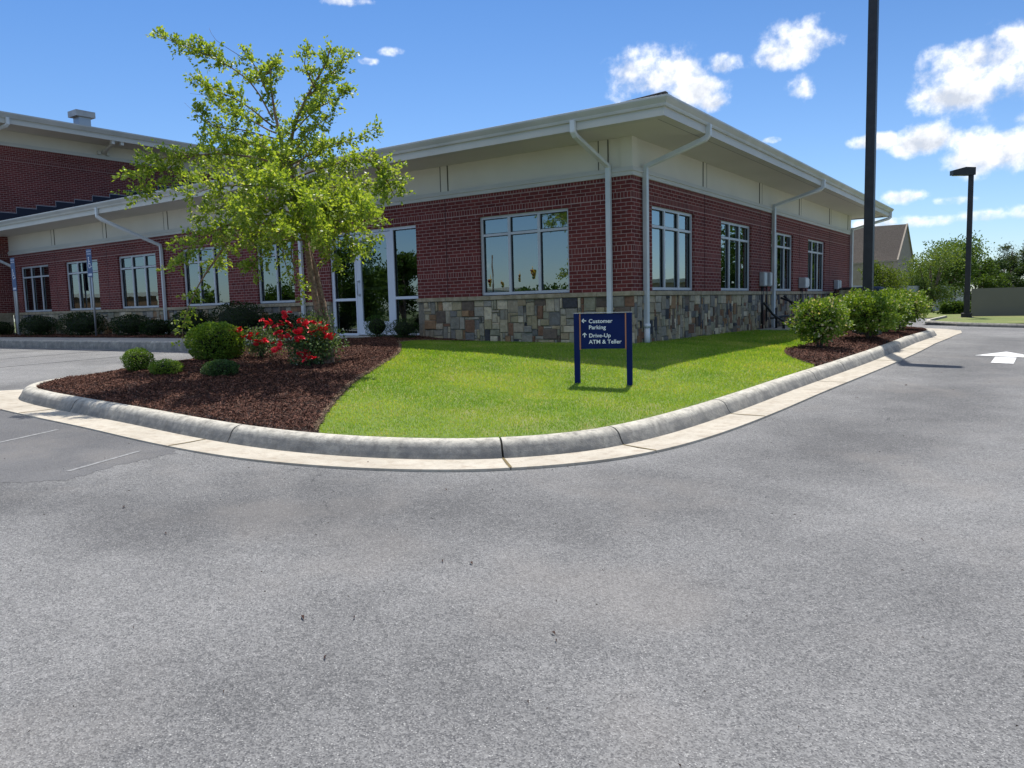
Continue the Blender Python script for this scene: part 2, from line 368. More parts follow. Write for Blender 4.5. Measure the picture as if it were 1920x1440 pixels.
def asphalt_mat(name, dark, light, fine=1., worn=True):
    m = mat(name, rough=.92, spec=.25); t, b = nodes(m); p = geo(t).outputs['Position']
    a = N(t, 'ShaderNodeAttribute'); a.attribute_name = 'wear'
    vo = N(t, 'ShaderNodeTexVoronoi'); vo.inputs['Scale'].default_value = 165; t.links.new(p, vo.inputs['Vector'])
    vo2 = N(t, 'ShaderNodeTexVoronoi'); vo2.inputs['Scale'].default_value = 55; t.links.new(p, vo2.inputs['Vector'])
    sv = N(t, 'ShaderNodeSeparateColor'); t.links.new(vo.outputs['Color'], sv.inputs[0])
    sv2 = N(t, 'ShaderNodeSeparateColor'); t.links.new(vo2.outputs['Color'], sv2.inputs[0])
    f = M(t, 'ADD', MR(t, sv.outputs[0], 0, 1, -.30*fine, .30*fine), MR(t, sv2.outputs[1], .0, 1, -.12*fine, .12*fine))
    big = MR(t, NOISE(t, p, .35, 5, .6), .3, .7, -.22, .22)
    mid = MR(t, NOISE(t, p, 2.2, 4, .6), .3, .7, -.10, .10)
    s = M(t, 'ADD', M(t, 'ADD', f, M(t, 'ADD', big, mid)), .5)
    s = M(t, 'SUBTRACT', s, M(t, 'MULTIPLY', a.outputs['Fac'], .42))
    col = MIX(t, M(t, 'MINIMUM', M(t, 'MAXIMUM', s, 0.), 1.), (*dark, 1), (*light, 1))
    gl = M(t, 'MULTIPLY', M(t, 'GREATER_THAN', sv.outputs[1], .955), M(t, 'LESS_THAN', vo.outputs['Distance'], .42))
    col = MIX(t, M(t, 'MULTIPLY', gl, .55*fine), col, (.62, .61, .58, 1))
    dk = M(t, 'MULTIPLY', M(t, 'GREATER_THAN', sv.outputs[2], .86), .7*fine)
    col = MIX(t, dk, col, (.075, .075, .079, 1))
    # warm stain where water runs off the gutter
    st = M(t, 'MULTIPLY', MR(t, NOISE(t, p, .9, 3), .56, .72), .28)
    col = MIX(t, st, col, (.26, .24, .22, 1))
    wv = N(t, 'ShaderNodeTexVoronoi', feature='DISTANCE_TO_EDGE'); wv.inputs['Scale'].default_value = .42; dv = N(t, 'ShaderNodeTexNoise'); dv.inputs['Scale'].default_value = 2.5; dv.inputs['Detail'].default_value = 6; t.links.new(p, dv.inputs['Vector'])
    pv = VM(t, 'ADD', p, VM(t, 'MULTIPLY', dv.outputs['Color'], (.7, .7, .7)).outputs[0]).outputs[0]; t.links.new(pv, wv.inputs['Vector'])
    ck = M(t, 'MULTIPLY', M(t, 'LESS_THAN', wv.outputs['Distance'], .0014), MR(t, NOISE(t, p, .5, 3), .5, .6, 0, .75*fine))
    col = MIX(t, ck, col, (.05, .05, .052, 1))
    t.links.new(col, b.inputs['Base Color'])
    bump(t, b, M(t, 'ADD', vo.outputs['Distance'], M(t, 'MULTIPLY', vo2.outputs['Distance'], .8)), .004, .8)
    return m
m_asph = asphalt_mat('asphalt', (.10, .10, .101), (.315, .311, .304))
m_asph2 = asphalt_mat('asphalt_patch', (.090, .090, .094), (.21, .208, .208), .55)
LANE1 = catmull([(-6, -10.6), (-2, -10.15), (1.0, -10.0), (2.6, -9.3), (3.9, -7.9), (4.7, -6), (5.0, -3), (5.2, 1), (5.3, 9)], .5)
LANE2 = catmull([(-4, -12.4), (0, -11.9), (2.6, -11.4), (4.6, -10), (6.0, -8), (6.7, -5), (7.0, 0), (7.1, 9)], .5)
def wear(x, y):
    n = np.array([noise.fractal(Vector((a*.5, b*.5, 3.)), 1., 2., 4) for a, b in zip(x, y)])
    d1 = dist_line(LANE1, x, y); d2 = dist_line(LANE2, x, y)
    w = np.exp(-((d1-.15)/.5)**2)*.9+np.exp(-(d2/.5)**2)*.45
    k = dist_line(KP, x, y); w += np.exp(-((k-.75)/.3)**2)*.35
    return np.clip(w*(.75+.7*n), 0, 1)
ROADX = (-34, 34); ROADY = (-40, 17)
struct(grid_mesh('asphalt_road', -34, 34, -40, 24, .25, road, m_asph,
      keep=lambda x, y: (y < 16.4) | ((x < 2.4)), attr=wear))
m_gr = noisy('ground_grass', (.055, .085, .018), (.10, .125, .035), 1.4, .95, 30, .02, c3=(.15, .13, .06), s3=.5)
b_ = MB(); 
for (x0, x1, y0, y1) in ((-500, 500, -500, 500),): b_.box(x0, x1, y0, y1, -1.6, -.95)
struct(b_.build('ground', m_gr))
# ------------------------------------------------------------------ kerb and gutter
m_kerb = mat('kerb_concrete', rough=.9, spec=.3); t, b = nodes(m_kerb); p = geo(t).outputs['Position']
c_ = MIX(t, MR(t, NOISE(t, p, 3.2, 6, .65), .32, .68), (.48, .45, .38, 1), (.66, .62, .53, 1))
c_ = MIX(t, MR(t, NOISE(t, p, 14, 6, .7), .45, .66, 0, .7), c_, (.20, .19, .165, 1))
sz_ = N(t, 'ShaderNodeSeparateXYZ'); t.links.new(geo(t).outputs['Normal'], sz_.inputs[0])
c_ = MIX(t, M(t, 'MULTIPLY', MR(t, sz_.outputs[2], .9, .45), MR(t, NOISE(t, p, 5, 5, .7), .33, .6, .45, .95)), c_, (.19, .188, .18, 1))  # steep face darkened: blotchy grime plus shade put into the concrete colour
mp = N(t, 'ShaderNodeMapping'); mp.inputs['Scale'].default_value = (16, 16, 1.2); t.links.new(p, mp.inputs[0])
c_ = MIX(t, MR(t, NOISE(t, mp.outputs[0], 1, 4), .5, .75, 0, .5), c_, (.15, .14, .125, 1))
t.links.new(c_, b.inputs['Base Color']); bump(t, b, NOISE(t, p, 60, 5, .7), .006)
m_gutc = mat('gutter_concrete', rough=.9, spec=.3); t, b = nodes(m_gutc); p = geo(t).outputs['Position']
c_ = MIX(t, MR(t, NOISE(t, p, 2.3, 6, .65), .3, .7), (.43, .385, .31, 1), (.59, .54, .45, 1))
c_ = MIX(t, MR(t, NOISE(t, p, 9, 6, .7), .48, .70, 0, .6), c_, (.31, .235, .165, 1))
c_ = MIX(t, MR(t, NOISE(t, p, 90, 3, .7), .3, .7, 0, .18), c_, (.25, .23, .2, 1))
t.links.new(c_, b.inputs['Base Color']); bump(t, b, NOISE(t, p, 120, 4, .7), .003)
def normals(P):
    T = np.gradient(P, axis=0); T /= np.linalg.norm(T, axis=1)[:, None]
    return np.stack([T[:, 1], -T[:, 0]], 1)               # to the road side (path runs counter-clockwise)
def along(P):
    return np.concatenate([[0], np.cumsum(np.linalg.norm(np.diff(P, axis=0), axis=1))])
def joint_s(P, pts):
    s = along(P); return [s[np.argmin(np.hypot(P[:, 0]-x, P[:, 1]-y))] for x, y in pts]
KN = normals(KP); KS = along(KP)
JPTS = [(-5.55, -7.3), (-3.22, -8.17), (-.09, -8.26), (2.42, -7.4), (3.02, -6.4), (3.27, -4.4), (3.42, -1.2), (3.5, .2), (3.60, 2.0), (3.66, 4.6), (3.69, 7.6)]
JS = sorted(joint_s(KP, JPTS))
def sweep(mb, P, Nn, prof, zf, closed=True):
    rows = []
    for (x, y), (nx, ny) in zip(P, Nn):
        rows.append([(x+nx*o, y+ny*o, zf(x, y)+z) for o, z in prof])
    m_ = len(prof); vs = [q for r_ in rows for q in r_]; fs = []
    for i in range(len(rows)-1):
        for j in range(m_ if closed else m_-1): fs.append((i*m_+j, (i+1)*m_+j, (i+1)*m_+(j+1) % m_, i*m_+(j+1) % m_))
    if closed: fs += [tuple(range(m_)), tuple(range((len(rows)-1)*m_, len(rows)*m_))[::-1]]
    mb.add(vs, fs, None, False)
def cut(P, Nn, s, a, b):
    def ip(v): return np.stack([np.interp(v, s, P[:, 0]), np.interp(v, s, P[:, 1])], 1), np.stack([np.interp(v, s, Nn[:, 0]), np.interp(v, s, Nn[:, 1])], 1)
    v = np.concatenate([[a], s[(s > a+.01) & (s < b-.01)], [b]]); return ip(v)
PROF = [(.03, -.25), (.03, 0.0), (-.012, .060), (-.026, .092), (-.048, .121), (-.078, .142), (-.115, .153), (-.155, .156), (-.185, .150), (-.197, .13), (-.2, -.25)]
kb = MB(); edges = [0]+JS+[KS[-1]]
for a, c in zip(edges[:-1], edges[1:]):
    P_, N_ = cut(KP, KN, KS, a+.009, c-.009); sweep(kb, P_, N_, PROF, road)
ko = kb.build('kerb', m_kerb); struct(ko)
for pgn in ko.data.polygons: pgn.use_smooth = True
ko.data.update()
md = ko.modifiers.new('es', 'EDGE_SPLIT'); md.split_angle = R(50)
gb = MB()
JG = sorted(joint_s(KP, [(-5.5, -7.4), (-3.6, -8.17), (-.45, -8.26), (2.42, -7.4), (3.02, -6.4), (3.27, -4.4), (3.42, -1.2), (3.60, 2.0), (3.66, 4.6), (3.69, 7.6)]))
g0 = joint_s(KP, [(-5.52, -7.4)])[0]; g1 = joint_s(KP, [(3.69, 9.4)])[0]
eg = [g0]+[j for j in JG if g0 < j < g1]+[g1]
for a, c in zip(eg[:-1], eg[1:]):
    P_, N_ = cut(KP, KN, KS, a+.004, c-.004); sweep(gb, P_, N_, [(.0, -.2), (.0, .008), (.20, .003), (.405, .006), (.410, -.2)], road)
def flat_poly(mb, pts, dz, zf=road):
    mb.add([(x, y, zf(x, y)+dz) for x, y in pts], [tuple(range(len(pts)))])
flat_poly(gb, [(-5.50, -7.45), (-5.72, -7.5), (-7.2, -9.6), (-6.0, -9.75), (-4.1, -8.64), (-4.2, -8.1), (-4.85, -8.0)], .009)
flat_poly(gb, [(3.66, 9.40), (4.07, 9.40), (4.10, 11.5), (3.95, 12.9), (3.5, 13.7), (3.0, 13.9), (2.4, 12.8), (2.6, 10.9), (3.2, 10.6), (3.6, 10.1)], .009)
struct(gb.build('gutter', m_gutc, fixn=False))
dj = MB()                                                     # moss and grit lying in the gutter joints
for a in [g0]+JG:
    P_, N_ = cut(KP, KN, KS, a-.011, a+.011)
    sweep(dj, P_[[0, -1]], N_[[0, -1]], [(.0, .0095), (.4, .0085)], road, False)
struct(dj.build('gutter_joint', mat('joint_grit', (.16, .12, .05), .95), fixn=False))
# ------------------------------------------------------------------ lawn and mulch surface
ctl = []
for i in range(0, len(KP), 9): ctl.append((KP[i][0]-KN[i][0]*.17, KP[i][1]-KN[i][1]*.17, .142))
def cz(x, y, z): ctl.append((x, y, z-road(x, y)))
for x in (0, -1.5, -3, -4.2): cz(x, 0, -.02+max(0, -x-2)*.02)
for x in (-5, -6.5, -8): cz(x, 0, .10)
cz(-7.8, -1.4, .10); cz(-6.6, -1.8, .08); cz(-7.3, -2.6, .05)
for y, z in ((2.8, -.03), (7, -.06), (11, -.10)): cz(0, y, z)
cz(-3., -3.15, .06); cz(-.6, -3.15, -.02); cz(1.85, -3.15, -.17); cz(1.9, -4.0, -.27); cz(1.1, -3.9, -.21)
cz(2.0, -.4, -.15); cz(2.05, 3.2, -.16); cz(-4.3, -5.6, .0); cz(-2.6, -5.2, -.06); cz(-3.2, -4.3, -.01); cz(-3.5, -7.0, -.09); cz(-1, -6.5, -.17); cz(1.2, -6.2, -.30)
cz(2.9, 4.3, -.13); cz(2.8, 8, -.13)
ctl = np.array(ctl)
def tps(d): return np.where(d > 1e-9, d*d*np.log(d+1e-12), 0)
nC = len(ctl); A_ = np.zeros((nC+3, nC+3)); D_ = np.hypot(ctl[:, 0][:, None]-ctl[:, 0], ctl[:, 1][:, None]-ctl[:, 1])
A_[:nC, :nC] = tps(D_)+np.eye(nC)*.15; A_[:nC, nC] = 1; A_[:nC, nC+1:] = ctl[:, :2]; A_[nC, :nC] = 1; A_[nC+1:, :nC] = ctl[:, :2].T
w_ = np.linalg.solve(A_, np.concatenate([ctl[:, 2], [0, 0, 0]]))
def lawn_z(x, y):
    x = np.asarray(x, float); y = np.asarray(y, float); s = w_[nC]+w_[nC+1]*x+w_[nC+2]*y
    for i in range(nC): s = s+w_[i]*tps(np.hypot(x-ctl[i, 0], y-ctl[i, 1]))
    k = dist_line(KP, x, y); t = np.clip((k-.20)/.35, 0, 1); t = t*t*(3-2*t)
    e = np.clip((.195-k)/.03, 0, 1)
    return road(x, y)-.10*e+.138*(1-t)+np.maximum(s, .12)*t
BORDER = catmull([(1.15, -8.5), (1.0, -8.2), (.25, -7.35), (-.65, -6.15), (-1.42, -4.95), (-2.17, -3.75), (-3.03, -2.75), (-4.0, -1.75), (-4.35, -.95), (-4.0, -.35), (-3.6, -.12), (-3.5, .4)], .1)
MULCH_L = [tuple(p) for p in BORDER]+[(-8.2, .4), (-8.2, -1.), (-8, -3), (-7, -9), (0, -9.5)]
MULCH_R = [tuple(p) for p in catmull([(3.75, -.55), (3.2, -.42), (2.75, .05), (2.42, .8), (2.30, 1.6), (2.28, 3), (2.2, 6), (2.1, 9), (1.9, 11.2)], .2)]+[(4, 11.2)]
WALK = [(-8.3, .2), (-8.3, -2.2), (-7.6, -2.4), (-6.6, -1.75), (-5.85, -.9), (-5.6, -.25), (-5.6, .2)]
def isl(x, y): return inside(ISLAND, x, y) & (dist_line(KP, x, y) > .11)
def is_mulch(x, y): return inside(MULCH_L, x, y) | inside(MULCH_R, x, y)
LZ_cache = None
def fastz():
    """bilinear lookup of lawn_z on a fine grid"""
    xs = np.arange(-8.6, 4.6, .1); ys = np.arange(-9.0, 11.6, .1); X, Y = np.meshgrid(xs, ys); Z = lawn_z(X, Y)
    def f(x, y):
        x = np.asarray(x, float); y = np.asarray(y, float)
        i = np.clip((x-xs[0])/.1, 0, len(xs)-1.001); j = np.clip((y-ys[0])/.1, 0, len(ys)-1.001)
        i0 = i.astype(int); j0 = j.astype(int); a = i-i0; b = j-j0
        return Z[j0, i0]*(1-a)*(1-b)+Z[j0, i0+1]*a*(1-b)+Z[j0+1, i0]*(1-a)*b+Z[j0+1, i0+1]*a*b
    return f
LZ = fastz()
m_lawn = noisy('lawn_soil', (.10, .16, .022), (.15, .22, .035), 25, .95, c3=(.19, .21, .06), s3=1.3)
m_mulch = noisy('mulch_bed', (.022, .012, .009), (.055, .027, .019), 30, .95, 25, .03)
struct(grid_mesh('lawn', -8.3, 4.2, -8.6, 11.2, .05, LZ, m_lawn, keep=lambda x, y: isl(x, y) & ~is_mulch(x, y)))
struct(grid_mesh('mulch_bed', -8.3, 4.2, -8.6, 11.2, .05, lambda x, y: LZ(x, y)+.012, m_mulch, keep=lambda x, y: isl(x, y) & is_mulch(x, y)))
def scatter(n, box, test, dens=None):
    x = RNG.uniform(box[0], box[1], n); y = RNG.uniform(box[2], box[3], n)
    k = test(x, y)
    return x[k], y[k]
# grass blades
gx, gy = scatter(800000, (-4.6, 3.7, -8.4, 11.0), lambda x, y: isl(x, y) & ~is_mulch(x, y) & (dist_line(KP, x, y) > .196))
dc = np.hypot(gx-CAM[0], gy-CAM[1]); kp = RNG.uniform(0, 1, len(gx)) < np.clip(9.0/dc, .15, 1)**1.5; gx, gy, dc = gx[kp], gy[kp], dc[kp]
n = len(gx); gz = LZ(gx, gy); th = RNG.uniform(0, 2*np.pi, n); hgt = RNG.uniform(.010, .026, n)*np.clip(dc/9, 1, 1.6); wd = RNG.uniform(.0022, .004, n)*np.clip(dc/6, 1, 3)
ln = RNG.normal(0, .45, (n, 2))*hgt[:, None]
V = np.zeros((n, 3, 3)); V[:, 0] = np.stack([gx+np.cos(th)*wd, gy+np.sin(th)*wd, gz-.003], 1); V[:, 1] = np.stack([gx-np.cos(th)*wd, gy-np.sin(th)*wd, gz-.003], 1)
V[:, 2] = np.stack([gx+ln[:, 0], gy+ln[:, 1], gz+hgt], 1)
pn = np.array([noise.fractal(Vector((a*.9, b*.9, 1.)), 1., 2., 3) for a, b in zip(gx[::1], gy[::1])]) if n < 400000 else np.zeros(n)
tt = np.clip(.5+pn*.9+RNG.normal(0, .22, n), 0, 1)[:, None]
col = np.array([.16, .29, .03])*(1-tt)+np.array([.32, .42, .065])*tt
dry = RNG.uniform(0, 1, n) < (.05+.10*(pn > .25)); col[dry] = (.48, .42, .2)
g_o = bulk('grass', V.reshape(-1, 3), 3, col, m_grass); g_o['kind'] = 'stuff'; g_o['label'] = 'short bright green mown grass of the lawn beside the kerb'; g_o['category'] = 'grass'
# mulch chips
def chips(name, n0, box, test, zf, label, sz=1.):
    x, y = scatter(n0, box, test); n = len(x); z = zf(x, y)
    hn = np.array([noise.fractal(Vector((a*3, b*3, 5.)), 1., 2., 2) for a, b in zip(x, y)])
    z = z+.012+np.maximum(hn, 0)*.035+RNG.uniform(0, .018, n)
    th = RNG.uniform(0, 2*np.pi, n); L = RNG.uniform(.007, .024, n)*sz; w = RNG.uniform(.002, .0048, n)*sz; tl = RNG.normal(0, .5, n); tw = RNG.normal(0, .6, n)
    ax = np.stack([np.cos(th)*np.cos(tl), np.sin(th)*np.cos(tl), np.sin(tl)], 1); bx = np.stack([-np.sin(th)*np.cos(tw), np.cos(th)*np.cos(tw), np.sin(tw)], 1)
    P = np.stack([x, y, z], 1); V = np.zeros((n, 4, 3))
    V[:, 0] = P-ax*L[:, None]-bx*w[:, None]*.6; V[:, 1] = P+ax*L[:, None]-bx*w[:, None]; V[:, 2] = P+ax*L[:, None]*.9+bx*w[:, None]; V[:, 3] = P-ax*L[:, None]+bx*w[:, None]
    tt = RNG.uniform(0, 1, n)[:, None]**1.5
    col = np.array([.045, .018, .012])*(1-tt)+np.array([.27, .13, .09])*tt
    ed_ = dist_line(BORDER, x, y) < .045; col[ed_] = np.array([.34, .23, .15])*RNG.uniform(.6, 1.1, (int(ed_.sum()), 1))
    pale = RNG.uniform(0, 1, n) < .02; col[pale] = (.30, .20, .14)
    o = bulk(name, V.reshape(-1, 3), 4, col, m_chip); o['kind'] = 'stuff'; o['label'] = label; o['category'] = 'mulch'
chips('mulch', 430000, (-7.9, 1.2, -8.3, .2), lambda x, y: isl(x, y) & inside(MULCH_L, x, y) & ~inside(WALK, x, y), LZ, 'reddish brown shredded bark mulch round the tree and roses')
chips('mulch', 60000, (1.8, 3.7, -.6, 11.), lambda x, y: isl(x, y) & inside(MULCH_R, x, y), LZ, 'brown bark mulch under the row of shrubs by the drive', 1.3)
# ------------------------------------------------------------------ walks, parking side
wk = MB(); wk.prism([(x, y) for x, y in WALK][::-1], -.3, .125); 
wk.box(-34, -7.75, -2.62, -1.35, -.4, .122)
struct(wk.build('sidewalk', m_conc))
sk = MB()
for a, c in ((-23.9, -20.6), (-20.59, -17.5), (-17.49, -14.4), (-14.39, -11.3), (-11.29, -7.78)):
    P_ = np.array([(a+i*(c-a)/8, -2.75) for i in range(9)]); Nn = np.array([(0, -1.)]*9)
    sweep(sk, P_, Nn, [(.02, -.3), (.015, .0), (-.005, .12), (-.025, .145), (-.05, .152), (-.14, .152), (-.14, -.3)], lambda x, y: -.03)
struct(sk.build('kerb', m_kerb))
bed = MB(); bed.box(-24.2, -8.25, -1.36, .05, -.3, .14); struct(bed.build('mulch_bed', m_mulch))
chips('mulch', 40000, (-24.2, -8.2, -1.36, 0), lambda x, y: x < 99, lambda x, y: x*0+.13, 'dark shaded mulch strip below the left windows', 1.6)
# parking stall paint and the arrow
pm = MB()
def stripe(mb, p, q, w, dz=.006):
    p = np.array(p, float); q = np.array(q, float); d = (q-p)/np.linalg.norm(q-p); nrm = np.array([-d[1], d[0]])*w/2
    k = max(1, int(np.linalg.norm(q-p)/1.0))
    for i in range(k):
        a = p+(q-p)*i/k; c = p+(q-p)*(i+1)/k
        mb.add([(*(a+nrm), road(*a)+dz), (*(a-nrm), road(*a)+dz), (*(c-nrm), road(*c)+dz), (*(c+nrm), road(*c)+dz)], [(0, 1, 2, 3)])
for x in (-9.6, -12.3, -15.0, -16.5, -19.2, -22.): stripe(pm, (x, -2.8), (x-.05, -8.0), .10)
m_oldpaint = mat('worn_paint', rough=.9); t, b = nodes(m_oldpaint)
t.links.new(MIX(t, MR(t, NOISE(t, geo(t).outputs['Position'], 22, 5, .7), .40, .66), (.19, .19, .19, 1), (.32, .32, .315, 1)), b.inputs['Base Color'])

o_ = struct(pm.build('road_marking', m_oldpaint, fixn=False)); 
am = MB()
def rz(x, y, dz=.008): return (x, y, float(road(x, y))+dz)
am.add([rz(4.98, 3.72), rz(5.42, 4.75), rz(6.02, 3.72)], [(0, 2, 1)]); am.add([rz(5.30, 3.62), rz(5.62, 3.62), rz(5.62, 2.5), rz(5.30, 2.5)], [(3, 2, 1, 0)])
tag(am.build('road_arrow', m_arrow, fixn=False), 'white painted arrow pointing ahead on the drive-through lane', 'road marking')
# scraps lying on the asphalt
sb_ = MB()
def ongr(px, py):
    d = ray(px, py); t_ = 3.
    for _ in range(60): 
        q = CAM+d*t_; t_ += .6*((float(road(q[0], q[1]))-CAM[2])/d[2]-t_)
    return CAM+d*t_
pt = MB(); P_ = [ongr(*p)[:2] for p in [(-700, 905), (-300, 898), (0, 906), (130, 900), (205, 876), (290, 858), (330, 850)]]
gp_ = [tuple(p+n*.407) for p, n in zip(KP, KN) if -4.1 < p[0] < -.35 and p[1] < -8]
P_ = [tuple(p) for p in P_]+gp_[::-1]+[(-6.1, -9.6), (-7.2, -9.6), (-9, -9.4)]
struct(grid_mesh('asphalt_patch', -10, .2, -11.6, -8.2, .03, lambda x, y: road(x, y)+.0015, m_asph2, keep=lambda x, y: inside(P_, x+.02*np.sin(y*31), y+.02*np.sin(x*27)), attr=lambda x, y: x*0+.25))
wl_ = MB()
for a_, c_2, w in (((-60, 843), (108, 806), .035), ((128, 884), (262, 846), .03)): stripe(wl_, ongr(*a_)[:2], ongr(*c_2)[:2], w+.015, .0035)
struct(wl_.build('road_marking', m_oldpaint, fixn=False))
for (px, py, L) in [(1728, 1014, .02), (1731, 1017, .012), (568, 1160, .05), (610, 1235, .035), (665, 1160, .03), (1043, 1204, .03), (884, 1058, .04), (830, 1054, .04), (1038, 1190, .03), (836, 920, .04), (1130, 1073, .015), (1607, 747, .05), (1765, 700, .06), (1699, 723, .05),
                    (233, 952, .05), (311, 1002, .04), (197, 861, .03), (1787, 732, .05), (1855, 718, .04), (690, 868, .04), (1043, 1130, .015), (1730, 1200, .012), (420, 1300, .02), (990, 1320, .015), (250, 1180, .02), (1400, 1160, .012), (1500, 980, .015), (720, 740+230, .02)]:
    q = ongr(px, py); a = random.uniform(-.4, .5)-.6; d = Vector((math.cos(a), math.sin(a), 0)); nn = Vector((-d.y, d.x, 0)); c = Vector(q)+Vector((0, 0, .006)); L *= .62; w = L*random.uniform(.15, .3)
    sb_.add([c-d*L-nn*w*.4, c-nn*w+Vector((0, 0, .006)), c+d*L*.9, c+nn*w+Vector((0, 0, .01))], [(0, 1, 2, 3)], (.05, .02, .012))
for _ in range(260):
    x = random.uniform(-2, 9); y = random.uniform(-11.5, -4)
    if inside(ISLAND, np.array([x]), np.array([y]))[0]: continue
    z = float(road(x, y))+.004; a = random.uniform(0, 6.3); L = random.uniform(.004, .012)
    sb_.add([(x+math.cos(a)*L, y+math.sin(a)*L, z), (x-math.sin(a)*L*.3, y+math.cos(a)*L*.3, z+.005), (x-math.cos(a)*L, y-math.sin(a)*L, z)], [(0, 1, 2)], (.05, .03, .02))
o = sb_.build('debris', attr_mat('bark_scrap', bdist=0), fixn=False); o['kind'] = 'stuff'; o['label'] = 'scattered dark bark scraps and twigs on the grey asphalt'; o['category'] = 'debris'
# ------------------------------------------------------------------ the bank building
XT = -24.3; YE = 17.65
bank = thing('brick_building', 'single-storey red brick bank with stone base and wide cream eaves', 'building', (0, 0, 0))
L0, L1, BT = .845, .925, 2.95                             # ledge, top of the brick
WIN_L = [(-23.55, -21.5, 3), (-20.35, -18.3, 3), (-17.1, -15.05, 3), (-13.75, -11.7, 3), (-10.5, -9.08, 2), (-3.38, -1.30, 3)]
WIN_R = [(.82, 2.87, 3), (4.42, 6.52, 3), (8.12, 10.2, 3), (11.8, 13.88, 3)]
DOOR = (-7.80, -5.07); WZ = (.94, 2.50); DZ = 2.49
# wall skins with true openings, 0.12 m reveals
def skin(mb, axis, holes, u0, u1, z0, z1, depth=.14, P0=0.):
    us = sorted({u0, u1, *[h[0] for h in holes], *[h[1] for h in holes]}); zs = sorted({z0, z1, *[min(max(h[2], z0), z1) for h in holes], *[min(max(h[3], z0), z1) for h in holes]})
    def pt(u, z, d): return (u, P0+d, z) if axis == 'L' else (P0-d, u, z)
    for i in range(len(us)-1):
        for j in range(len(zs)-1):
            uc, zc = (us[i]+us[i+1])/2, (zs[j]+zs[j+1])/2
            if any(h[0] < uc < h[1] and h[2] < zc < h[3] for h in holes): continue
            q = [pt(us[i], zs[j], 0), pt(us[i+1], zs[j], 0), pt(us[i+1], zs[j+1], 0), pt(us[i], zs[j+1], 0)]
            mb.add(q, [(0, 1, 2, 3)])
    for h in holes:
        a, b_, c, d = h[0], h[1], max(h[2], z0), min(h[3], z1)
        if c >= d: continue
        mb.add([pt(a, c, 0), pt(a, d, 0), pt(a, d, depth), pt(a, c, depth)], [(0, 1, 2, 3)])
        mb.add([pt(b_, c, 0), pt(b_, c, depth), pt(b_, d, depth), pt(b_, d, 0)], [(0, 1, 2, 3)])
        mb.add([pt(a, d, 0), pt(b_, d, 0), pt(b_, d, depth), pt(a, d, depth)], [(0, 1, 2, 3)])
        if h[2] > z0: mb.add([pt(a, c, 0), pt(a, c, depth), pt(b_, c, depth), pt(b_, c, 0)], [(0, 1, 2, 3)])
holesL = [(a, b_, *WZ) for a, b_, _ in WIN_L]+[(DOOR[0], DOOR[1], .1, DZ)]
holesR = [(a, b_, *WZ) for a, b_, _ in WIN_R]
wl = MB(); skin(wl, 'L', holesL, XT, 0, L1-.02, BT)
wr = MB(); skin(wr, 'R', holesR, 0, YE, L1-.02, BT)
wl.build('brick_wall', m_brick, bank, fixn=False); wr.build('brick_wall', m_brick, bank, fixn=False)
wb = MB(); wb.add([(0, YE, -.4), (-30, YE, -.4), (-30, YE, 3.7), (0, YE, 3.7)], [(0, 1, 2, 3)]); wb.build('rear_wall', m_brick, bank, fixn=False)
